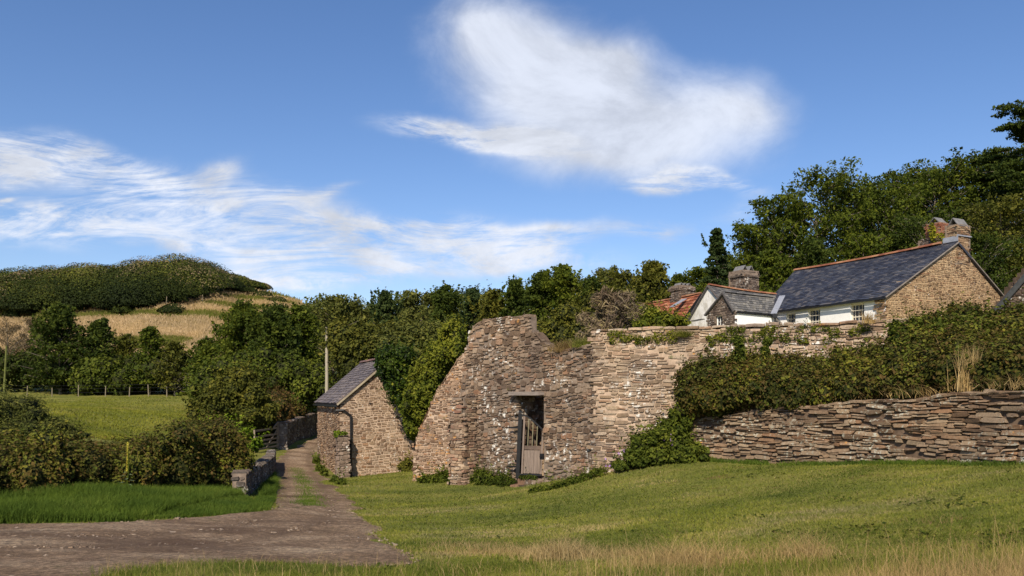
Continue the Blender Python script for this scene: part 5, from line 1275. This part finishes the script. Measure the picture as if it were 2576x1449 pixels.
# keep off the far side of the ruin and barn
ok &= ~((Q[:, 0] > -3.4) & (Q[:, 1] > 27.2+(Q[:, 0]+3.2)*-.95) & (Q[:, 0] < 2.5))
Q = Q[ok]; lawn_r = .42+.9*(nzarr(Q[:, 0], Q[:, 1]*1.6, .5, 8)-.5)+.5*(nzarr(Q[:, 0], Q[:, 1]*2, 1.8, 9)-.5)
mesh_l = npmesh('lawn_grass', *blades(Q, .022+.0010*Q[:, 1], .005+.0009*Q[:, 1], .9, 1, lawn_r))
tag(link('lawn_grass', mesh_l, LF['lawn']), 'short sunlit mown grass of the lawn', 'grass', kind='stuff')
# lush verge on the left
vg = [HB(-300, 1262), HB(-60, 1258), HB(150, 1243), HB(300, 1236), HB(450, 1233), HB(592, 1236), HB(610, 1252), HB(640, 1262), HB(655, 1240), HB(690, 1200), HB(697, 1215), HB(692, 1262), HB(680, 1285), HB(640, 1291), HB(560, 1299), HB(450, 1305), HB(300, 1315), HB(0, 1320), HB(-300, 1328)]
Q = scatter(vg, 70000)
dlow = sstep(0, 1.0, np.abs(nzarr(Q[:, 0], Q[:, 1], .8, 2)))
hg = .14+.13*nzarr(Q[:, 0], Q[:, 1], .9, 12)+.0*dlow
hg = np.where(Q[:, 0] > -6.6, hg*.45, hg)
vv = blades(Q, hg, .016, .55, 2, .45+.4*(nzarr(Q[:, 0], Q[:, 1], 1.2, 5)-.5), (.25, -.2))
tag(link('verge_grass', npmesh('verge_grass', *vv), LF['grass']), 'long lush green grass on the verge left of the lane', 'grass', kind='stuff')
# near grass bottom left-centre
Q = fan(60000, 180, 1350, 4.2, 9.2, .4); ok = ~ontrack(Q[:, 0]+.12*RNG.normal(size=len(Q)), Q[:, 1]+.1*RNG.normal(size=len(Q))); Q = Q[ok]
tag(link('near_grass', npmesh('near_grass', *blades(Q, .08, .008, .8, 2, .35+.6*(nzarr(Q[:, 0], Q[:, 1], 2, 5)-.5))), LF['lawn']), 'green grass along the bottom edge beside the track', 'grass', kind='stuff')
# centre strip of the lane
def strip(pts, wdt, n, h, mat, name, label):
    C_ = [np.array(hit(u, v)[:2]) for u, v in pts]; Qs = []
    for i in range(n):
        t = random.random()*(len(C_)-1); i0 = int(t); c = C_[i0]*(1-t+i0)+C_[i0+1]*(t-i0); Qs.append((c[0]+random.gauss(0, wdt), c[1]+random.gauss(0, wdt)))
    Qs = np.array(Qs); Qs = np.c_[Qs, terr(Qs[:, 0], Qs[:, 1])+.02]; tag(link(name, npmesh(name, *blades(Qs, h, .016, .5, 1, .6)), mat), label, 'grass', kind='stuff')
strip([(745, 1180), (758, 1205), (768, 1232), (778, 1262), (772, 1275)], .17, 5200, .07, LF['grass'], 'lane_grass', 'strip of grass growing between the wheel ruts of the lane')
E_ = []
for (a, b_) in zip(TR, TR[1:]+TR[:1]):
    L0 = math.hypot(b_[0]-a[0], b_[1]-a[1])
    if a[1] < 4.2: continue
    for i in range(int(L0*170)): t = random.random(); E_.append((a[0]+(b_[0]-a[0])*t+random.gauss(0, .16), a[1]+(b_[1]-a[1])*t+random.gauss(0, .16)))
E_ = np.array(E_); E_ = E_[nzarr(E_[:, 0], E_[:, 1], 2.6, 3) > .35]; E_ = np.c_[E_, terr(E_[:, 0], E_[:, 1])]
tag(link('track_edge_grass', npmesh('track_edge_grass', *blades(E_, .055, .010, .9, 2, .5)), LF['lawn']), 'ragged grass creeping over the edges of the track', 'grass', kind='stuff')
Q = fan(1500, 200, 1500, 5, 9.2, .3); Q = Q[~ontrack(Q[:, 0], Q[:, 1])]
tag(link('seed_stalks', npmesh('seed_stalks', *blades(Q, .2, .005, .5, 3, .5)), LF['straw']), 'sparse pale seed stalks in the grass at the bottom edge', 'grass', kind='stuff')
Q = fan(2600, 900, 2680, 8, 22, .5); Q = Q[~ontrack(Q[:, 0], Q[:, 1]) & (nzarr(Q[:, 0], Q[:, 1], 1.1, 51)+.3*nzarr(Q[:, 0], Q[:, 1], 4, 52) > .92) & (Q[:, 1] < 22.5-np.maximum(0, Q[:, 0]-1)*.75)]
tag(link('lawn_weeds', npmesh('lawn_weeds', *cards(np.repeat(Q, 4, 0)+RNG.normal(size=(len(Q)*4, 3))*np.array((.035, .035, .004))+np.array((0, 0, .025)), .05, up=1.5)), LF['nettle']), 'dark patches of broad leaved weeds in the lawn', 'weeds', kind='stuff')
# weeds at the foot of the dry stone wall and the garden wall
W_ = []
for i in range(5200):
    s_ = random.uniform(0, D.L[-1]); q = D.at(s_, -1.5, random.uniform(0, .28)); W_.append((q.x, q.y-.03))
W_ = np.array(W_); W_ = W_[nzarr(W_[:, 0], W_[:, 1], 1.7, 3) > .3]; W_ = np.c_[W_, terr(W_[:, 0], W_[:, 1])]
tag(link('wall_foot_weeds', npmesh('wall_foot_weeds', *blades(W_, .10, .018, .8, 2, .55)), LF['grass']), 'green weeds fringing the foot of the dry stone wall', 'grass', kind='stuff')
# straw coloured grasses near
parts = []
Q = fan(4200, 1080, 2700, 6.6, 10.6, .1); keep = (nzarr(Q[:, 0], Q[:, 1], 1.3, 31)+.35*nzarr(Q[:, 0], Q[:, 1], 4, 37) > .78); parts.append(blades(Q[keep], .07+.1*nzarr(Q[keep][:, 0], Q[keep][:, 1], 2.5, 77), .005, 1.1, 3, .35))
C0 = np.array(hit(1415, 1405)); g2 = RNG.normal(size=(800, 2))*np.array((.26, .16)); Q = np.c_[C0[0]+g2[:, 0], C0[1]+g2[:, 1]]; Q = np.c_[Q, terr(Q[:, 0], Q[:, 1])]
parts.append(blades(Q, .27*np.exp(-((Q[:, 0]-C0[0])/.4)**2)+.06, .006, .9, 3, .55))
for u0, v0, sx_, sy_, nn2, h2 in ((1250, 1390, .5, .22, 1100, .11), (1180, 1375, .35, .2, 500, .10), (1340, 1395, .3, .2, 600, .13), (1740, 1425, .22, .15, 700, .33), (1650, 1420, .3, .2, 600, .2), (1560, 1400, .25, .12, 500, .16), (1900, 1410, .6, .3, 900, .2), (2030, 1400, .15, .12, 350, .32)):
    C0 = np.array(hit(u0, v0)); g2 = RNG.normal(size=(nn2, 2))*np.array((sx_, sy_)); Q = np.c_[C0[0]+g2[:, 0], C0[1]+g2[:, 1]]; Q = np.c_[Q, terr(Q[:, 0], Q[:, 1])]; parts.append(blades(Q, h2*RNG.uniform(.5, 1.4, len(Q)), .005, .9, 3, .45))
Q = fan(34000, 1450, 2900, 2.6, 6.8, .1); keep = (nzarr(Q[:, 0], Q[:, 1], 1.6, 33) > .40-.22*(Q[:, 0]/Q[:, 1] > .25)); Q = Q[keep]; parts.append(blades(Q, .28+.2*nzarr(Q[:, 0], Q[:, 1], 1.1, 34), .005, .5, 3, .4))
Q = fan(350, 1300, 2700, 3, 8, .1); parts.append(blades(Q, .5, .005, .2, 3, .6))
tag(link('dry_grass', npmesh('dry_grass', *joinm(parts)), LF['straw']), 'dry straw coloured grass stalks in the bottom right foreground', 'grass', kind='stuff')
Q = fan(40000, 1250, 2900, 2.6, 8, .1)
tag(link('rough_grass', npmesh('rough_grass', *blades(Q, .16, .007, .6, 2, .45+.5*(nzarr(Q[:, 0], Q[:, 1], 1.5, 41)-.5))), LF['lawn']), 'rough green grass among the dry stalks at the bottom right', 'grass', kind='stuff')
# pasture beyond the brambles
Q = fan(60000, 0, 640, 33, 73, .3); rs_ = .45+.5*(nzarr(Q[:, 0], Q[:, 1]*.5, .3, 12)-.5)
tag(link('pasture_grass', npmesh('pasture_grass', *blades(Q, .11, .05, .9, 1, rs_)), LF['pasture']), 'rough pasture grass of the field beyond the brambles', 'grass', kind='stuff')
# tufts on wall heads
def tuft(u, v, Y, n, h, mat, label, spread=.1, down=0, r=.5):
    c = np.array(P(u, v, Y)); Q = c+RNG.normal(size=(n, 3))*np.array((spread, spread*.4, .02)); b_ = blades(Q, h, .012, .9+down, 3, r)
    o = link('grass_tuft', npmesh('grass_tuft', *b_), mat); tag(o, label, 'grass', 'grass tufts on the walls')
tuft(1430, 884, 22.7, 900, .34, LF['straw'], 'long yellow green grass tuft on the low wall head right of the ruin summit', .22, 0, .15)
tuft(1465, 872, 22.2, 500, .26, LF['lawn'], 'green grass tuft beside the garden wall corner', .14)
tuft(1718, 845, 20.9, 420, .18, LF['lawn'], 'rusty green tuft hanging from the garden wall face', .1, 1.0)
tuft(1660, 828, 21.5, 220, .14, LF['lawn'], 'small tuft on the garden wall coping', .1)
tuft(2440, 985, 15.0, 260, .75, LF['straw'], 'tall clump of golden dead grass hanging through the right brambles', .10, -.72, .6)
tuft(2185, 812, 19.3, 160, .3, LF['straw'], 'thin straw stalks on the garden wall in front of the white wall', .06)
# dead stems along the top of the dry stone wall
parts = []; s_end = xs[-1]
for i in range(900):
    s_ = random.uniform(.1, s_end); z = float(np.interp(s_, xs, zs)); a = D.at(s_, z, -.25+random.uniform(-.2, .2)); parts.append((a.x, a.y, a.z+random.uniform(0, .12)))
tag(link('dead_stems', npmesh('dead_stems', *blades(np.array(parts), .32, .012, 2.2, 3, .4)), LF['straw']), 'tangle of dead bramble stems along the top of the dry stone wall', 'dead stems', kind='stuff')
# moss/green cushions on the garden wall
bl = []
rd = random.Random(9)
for i in range(70):
    u = rd.choice([rd.uniform(1530, 1700), rd.uniform(1780, 2200), rd.uniform(1780, 2200)]); v = rd.uniform(838, 862) if u < 1750 else rd.uniform(830, 868)-(u-1780)*.02
    k = (u-HU)/F; Yr = (RA[0]*Rn[0]+RA[1]*Rn[1])/(k*Rn[0]+Rn[1]); r = rd.uniform(.05, .13); bl.append((P(u, v, Yr-.05), (r*1.5, .06, r*.8)))
L_, C_ = blob_foliage(bl, 5200, .05, seed=111)
link('wall_plants', npmesh('wall_plants', *L_), LF['ivyl'], gw)

# mullein
mq = hit(318, 1240); my = mq[1]; mu = empty('mullein_plant', mq, 'tall mullein with a yellow flower spike in front of the brambles', 'plant')
b = B(); tip = Vector(P(322, 1113, my)); base_ = Vector(mq); b.tube([base_, base_*.5+tip*.5+Vector((.03, 0, 0)), tip], [.02, .016, .01], 6); b.build('stem', LF['nettle'], mu)
sp = []
for i in range(520):
    t = .42+.58*random.random(); a = random.uniform(0, 6.28); c = base_*(1-t)+tip*t; sp.append((c.x+.013*math.cos(a), c.y+.013*math.sin(a), c.z))
link('flower_spike', npmesh('flower_spike', *cards(np.array(sp), .026)), simplemat('mullein_yellow', (.42, .36, .04), .6, .3, 30, 0), mu)
b = B()
for i in range(16):
    t = .04+.4*i/16; a = i*2.4; c = base_*(1-t)+tip*t; l = .26*(1-t*1.2); dv = Vector((math.cos(a), math.sin(a), .15)); sv = Vector((-math.sin(a), math.cos(a), 0))
    b.add([c, c+dv*l*.5+sv*l*.2, c+dv*l-Zv*l*.2, c+dv*l*.5-sv*l*.2], [(0, 1, 2, 3)], .5)
b.build('leaves', simplemat('mullein_leaf', (.13, .17, .09), .8, .2, 8, 0), mu)

# loose stones on the track
def tps_z(x, y): return T(x, y)
b = B(); rd = random.Random(5); cnt = 0
while cnt < 6500:
    Y = rd.uniform(7.5, 24); x = rd.uniform(-14, 0)
    if not ontrack(np.array([x]), np.array([Y]))[0]: continue
    r = rd.uniform(.005, .015)*(2.0 if rd.random() < .04 else 1); z = float(tps_z(x, Y))+.02; an = rd.uniform(0, 3)
    ax = Vector((math.cos(an), math.sin(an), 0)); ay = Vector((-math.sin(an), math.cos(an), 0))
    b.box((x, Y, z+r*.2), ax*r*1.3, ay*r, Zv*r*.5, rd.random(), 0, r*.3); cnt += 1
tag(b.build('gravel', stonemat('gravel_stones', [(.14, .095, .065), (.26, .19, .13), (.42, .34, .25)], .1)), 'loose stones scattered over the track', 'gravel', kind='stuff')

# ---------------------------------------------------------------- sky
AZ_S = math.radians(180-3); EL_S = math.radians(38)       # sun behind the camera
sv = Vector((-.22, -1, 0)).normalized()*math.cos(EL_S)+Zv*math.sin(EL_S)
su = bpy.data.lights.new('sun', 'SUN'); su.energy = 4.2; su.angle = math.radians(.5); su.color = (1, .885, .73)
so = bpy.data.objects.new('sun', su); COL.objects.link(so); so.rotation_euler = sv.to_track_quat('Z', 'Y').to_euler(); so.location = (0, -10, 30)
wd = bpy.data.worlds.new('World'); S.world = wd; wd.use_nodes = True; nt = wd.node_tree; bg = nt.nodes['Background']
sky = nt.nodes.new('ShaderNodeTexSky'); sky.sky_type = 'NISHITA'; sky.sun_disc = False; sky.sun_elevation = EL_S; sky.sun_rotation = math.atan2(sv.x, sv.y)
sky.air_density = 1.0; sky.dust_density = .3; sky.ozone_density = 2.5
tc = nt.nodes.new('ShaderNodeTexCoord'); sp_ = nt.nodes.new('ShaderNodeSeparateXYZ'); nt.links.new(tc.outputs['Generated'], sp_.inputs[0])
def mth(op, a, b_=None, c=None):
    n = nt.nodes.new('ShaderNodeMath'); n.operation = op
    for i, v in enumerate((a, b_, c)):
        if v is None: continue
        if hasattr(v, 'is_output'): nt.links.new(v, n.inputs[i])
        else: n.inputs[i].default_value = v
    return n.outputs[0]
ym = mth('MAXIMUM', sp_.outputs['Y'], .08); cu = mth('DIVIDE', sp_.outputs['X'], ym); cv = mth('DIVIDE', sp_.outputs['Z'], ym)
cb_ = nt.nodes.new('ShaderNodeCombineXYZ'); nt.links.new(cu, cb_.inputs[0]); nt.links.new(cv, cb_.inputs[1]); UV = cb_.outputs[0]
def wnoise(scale, detail, rough, stretch=(1, 1, 1), dist=0, rot=0):
    mp = nt.nodes.new('ShaderNodeMapping'); mp.inputs['Scale'].default_value = stretch; mp.inputs['Rotation'].default_value = (0, 0, rot); nt.links.new(UV, mp.inputs['Vector'])
    n = nt.nodes.new('ShaderNodeTexNoise'); n.inputs['Scale'].default_value = scale; n.inputs['Detail'].default_value = detail; n.inputs['Roughness'].default_value = rough; n.inputs['Distortion'].default_value = dist
    nt.links.new(mp.outputs[0], n.inputs['Vector']); return n
# warp
wn = wnoise(5, 5, .55); wv_ = nt.nodes.new('ShaderNodeVectorMath'); wv_.operation = 'MULTIPLY_ADD'; nt.links.new(wn.outputs['Color'], wv_.inputs[0]); wv_.inputs[1].default_value = (.10, .07, 0); 
off = nt.nodes.new('ShaderNodeVectorMath'); off.operation = 'ADD'; nt.links.new(UV, off.inputs[0]); off.inputs[1].default_value = (-.05, -.035, 0); nt.links.new(off.outputs[0], wv_.inputs[2])
WUV = wv_.outputs[0]
def cblob(u, v, ru, rv, rot=0, amp=1):
    mp = nt.nodes.new('ShaderNodeMapping'); mp.vector_type = 'TEXTURE'; mp.inputs['Location'].default_value = ((u-HU)/F, (HV-v)/F, 0); mp.inputs['Rotation'].default_value = (0, 0, math.radians(rot)); mp.inputs['Scale'].default_value = (ru/F, rv/F, 1)
    nt.links.new(WUV, mp.inputs['Vector']); g = nt.nodes.new('ShaderNodeTexGradient'); g.gradient_type = 'QUADRATIC_SPHERE'; nt.links.new(mp.outputs[0], g.inputs[0]); return mth('MULTIPLY', g.outputs['Fac'], amp)
def csum(L):
    o = None
    for t in L: x = cblob(*t); o = x if o is None else mth('ADD', o, x)
    return o
puff = csum([(1200, 95, 280, 205, 0, 2.5), (1400, 130, 340, 220, -10, 2.2), (1560, 150, 230, 150, 0, 1.8), (1330, 260, 430, 220, -5, 1.7), (1620, 280, 520, 210, -8, 1.9), (1860, 260, 330, 170, -14, 2.2), (1600, 370, 560, 190, -5, 1.7), (1480, 400, 480, 150, 0, 1.1), (60, 420, 420, 130, -10, 1.2)])
wisp = csum([(1150, 335, 330, 60, -8, 1.3), (1330, 350, 260, 60, -10, .8), (80, 400, 330, 110, -8, 1.6), (250, 430, 230, 80, -15, 1.1), (120, 560, 420, 90, -6, 1.3), (450, 560, 350, 110, -8, 1.1), (560, 440, 110, 60, 30, .6), (660, 512, 110, 30, 0, .9), (700, 590, 480, 120, -4, 1.6), (500, 520, 420, 130, -6, 1.3), (1000, 640, 500, 120, 4, 1.4),
  (800, 500, 150, 35, 18, .5), (850, 660, 430, 80, 4, 1.2), (1150, 610, 380, 60, -4, 1.1), (1380, 600, 330, 55, 8, .9), (1300, 660, 480, 60, 0, .7), (1680, 455, 200, 55, 0, 1.6), (1820, 475, 180, 40, -5, .8), (1650, 590, 200, 40, -5, .5), (640, 700, 350, 50, 0, .7), (1850, 540, 170, 60, 25, .3), (20, 490, 60, 15, 0, .9)])
n1_ = wnoise(5.5, 12, .64, (1, 1.3, 1), .5); n2_ = wnoise(7, 12, .7, (.6, 2.6, 1), 1.6, .25); n3_ = wnoise(20, 8, .65, (.5, 2.2, 1), .6, -.5)
pm = mth('MULTIPLY', mth('ADD', puff, mth('MULTIPLY', mth('SUBTRACT', n1_.outputs['Fac'], .5), 1.45)), 1)
def smooth(x, a, b_):
    n = nt.nodes.new('ShaderNodeMapRange'); n.interpolation_type = 'SMOOTHSTEP'; n.inputs['From Min'].default_value = a; n.inputs['From Max'].default_value = b_; nt.links.new(x, n.inputs['Value']); return n.outputs['Result']
pmask = mth('MULTIPLY', smooth(pm, .15, 2.3), smooth(puff, .0, .5))
wm = mth('MULTIPLY', mth('MULTIPLY', smooth(wisp, 0, .6), smooth(mth('ADD', mth('MULTIPLY', n2_.outputs['Fac'], .72), mth('MULTIPLY', n3_.outputs['Fac'], .28)), .37, .60)), 1.0)
mask = mth('MINIMUM', mth('ADD', mth('MULTIPLY', pmask, .85), wm), .95)
shade = mth('ADD', mth('MULTIPLY', smooth(n1_.outputs['Fac'], .34, .62), .3), .74)
hs = nt.nodes.new('ShaderNodeHueSaturation'); hs.inputs['Saturation'].default_value = 1.16; hs.inputs['Value'].default_value = 1.0; nt.links.new(sky.outputs[0], hs.inputs['Color'])
cl = nt.nodes.new('ShaderNodeMix'); cl.data_type = 'RGBA'; nt.links.new(mask, cl.inputs['Factor']); tn = nt.nodes.new('ShaderNodeVectorMath'); tn.operation = 'MULTIPLY'; tn.inputs[1].default_value = (.98, .90, .98); nt.links.new(hs.outputs[0], tn.inputs[0]); nt.links.new(tn.outputs[0], cl.inputs[6])
cw = nt.nodes.new('ShaderNodeVectorMath'); cw.operation = 'SCALE'; cw.inputs[0].default_value = (6.0, 6.3, 7.0); nt.links.new(shade, cw.inputs['Scale']); nt.links.new(cw.outputs[0], cl.inputs[7])
nt.links.new(cl.outputs[2], bg.inputs['Color']); bg.inputs['Strength'].default_value = .1

# ---------------------------------------------------------------- camera
cam = bpy.data.cameras.new('camera'); co_ = bpy.data.objects.new('camera', cam); COL.objects.link(co_); S.camera = co_
co_.location = (0, 0, 0); co_.rotation_euler = (math.radians(90), 0, 0)
cam.sensor_width = 36; cam.lens = F/2576*36; cam.shift_y = (HV-724.5)/2576; cam.clip_end = 6000; cam.clip_start = .05
cam.dof.use_dof = True; cam.dof.focus_distance = 22; cam.dof.aperture_fstop = 4.0
S.view_settings.view_transform = 'Standard'; S.view_settings.look = 'None'; S.view_settings.exposure = .5; S.view_settings.gamma = 1
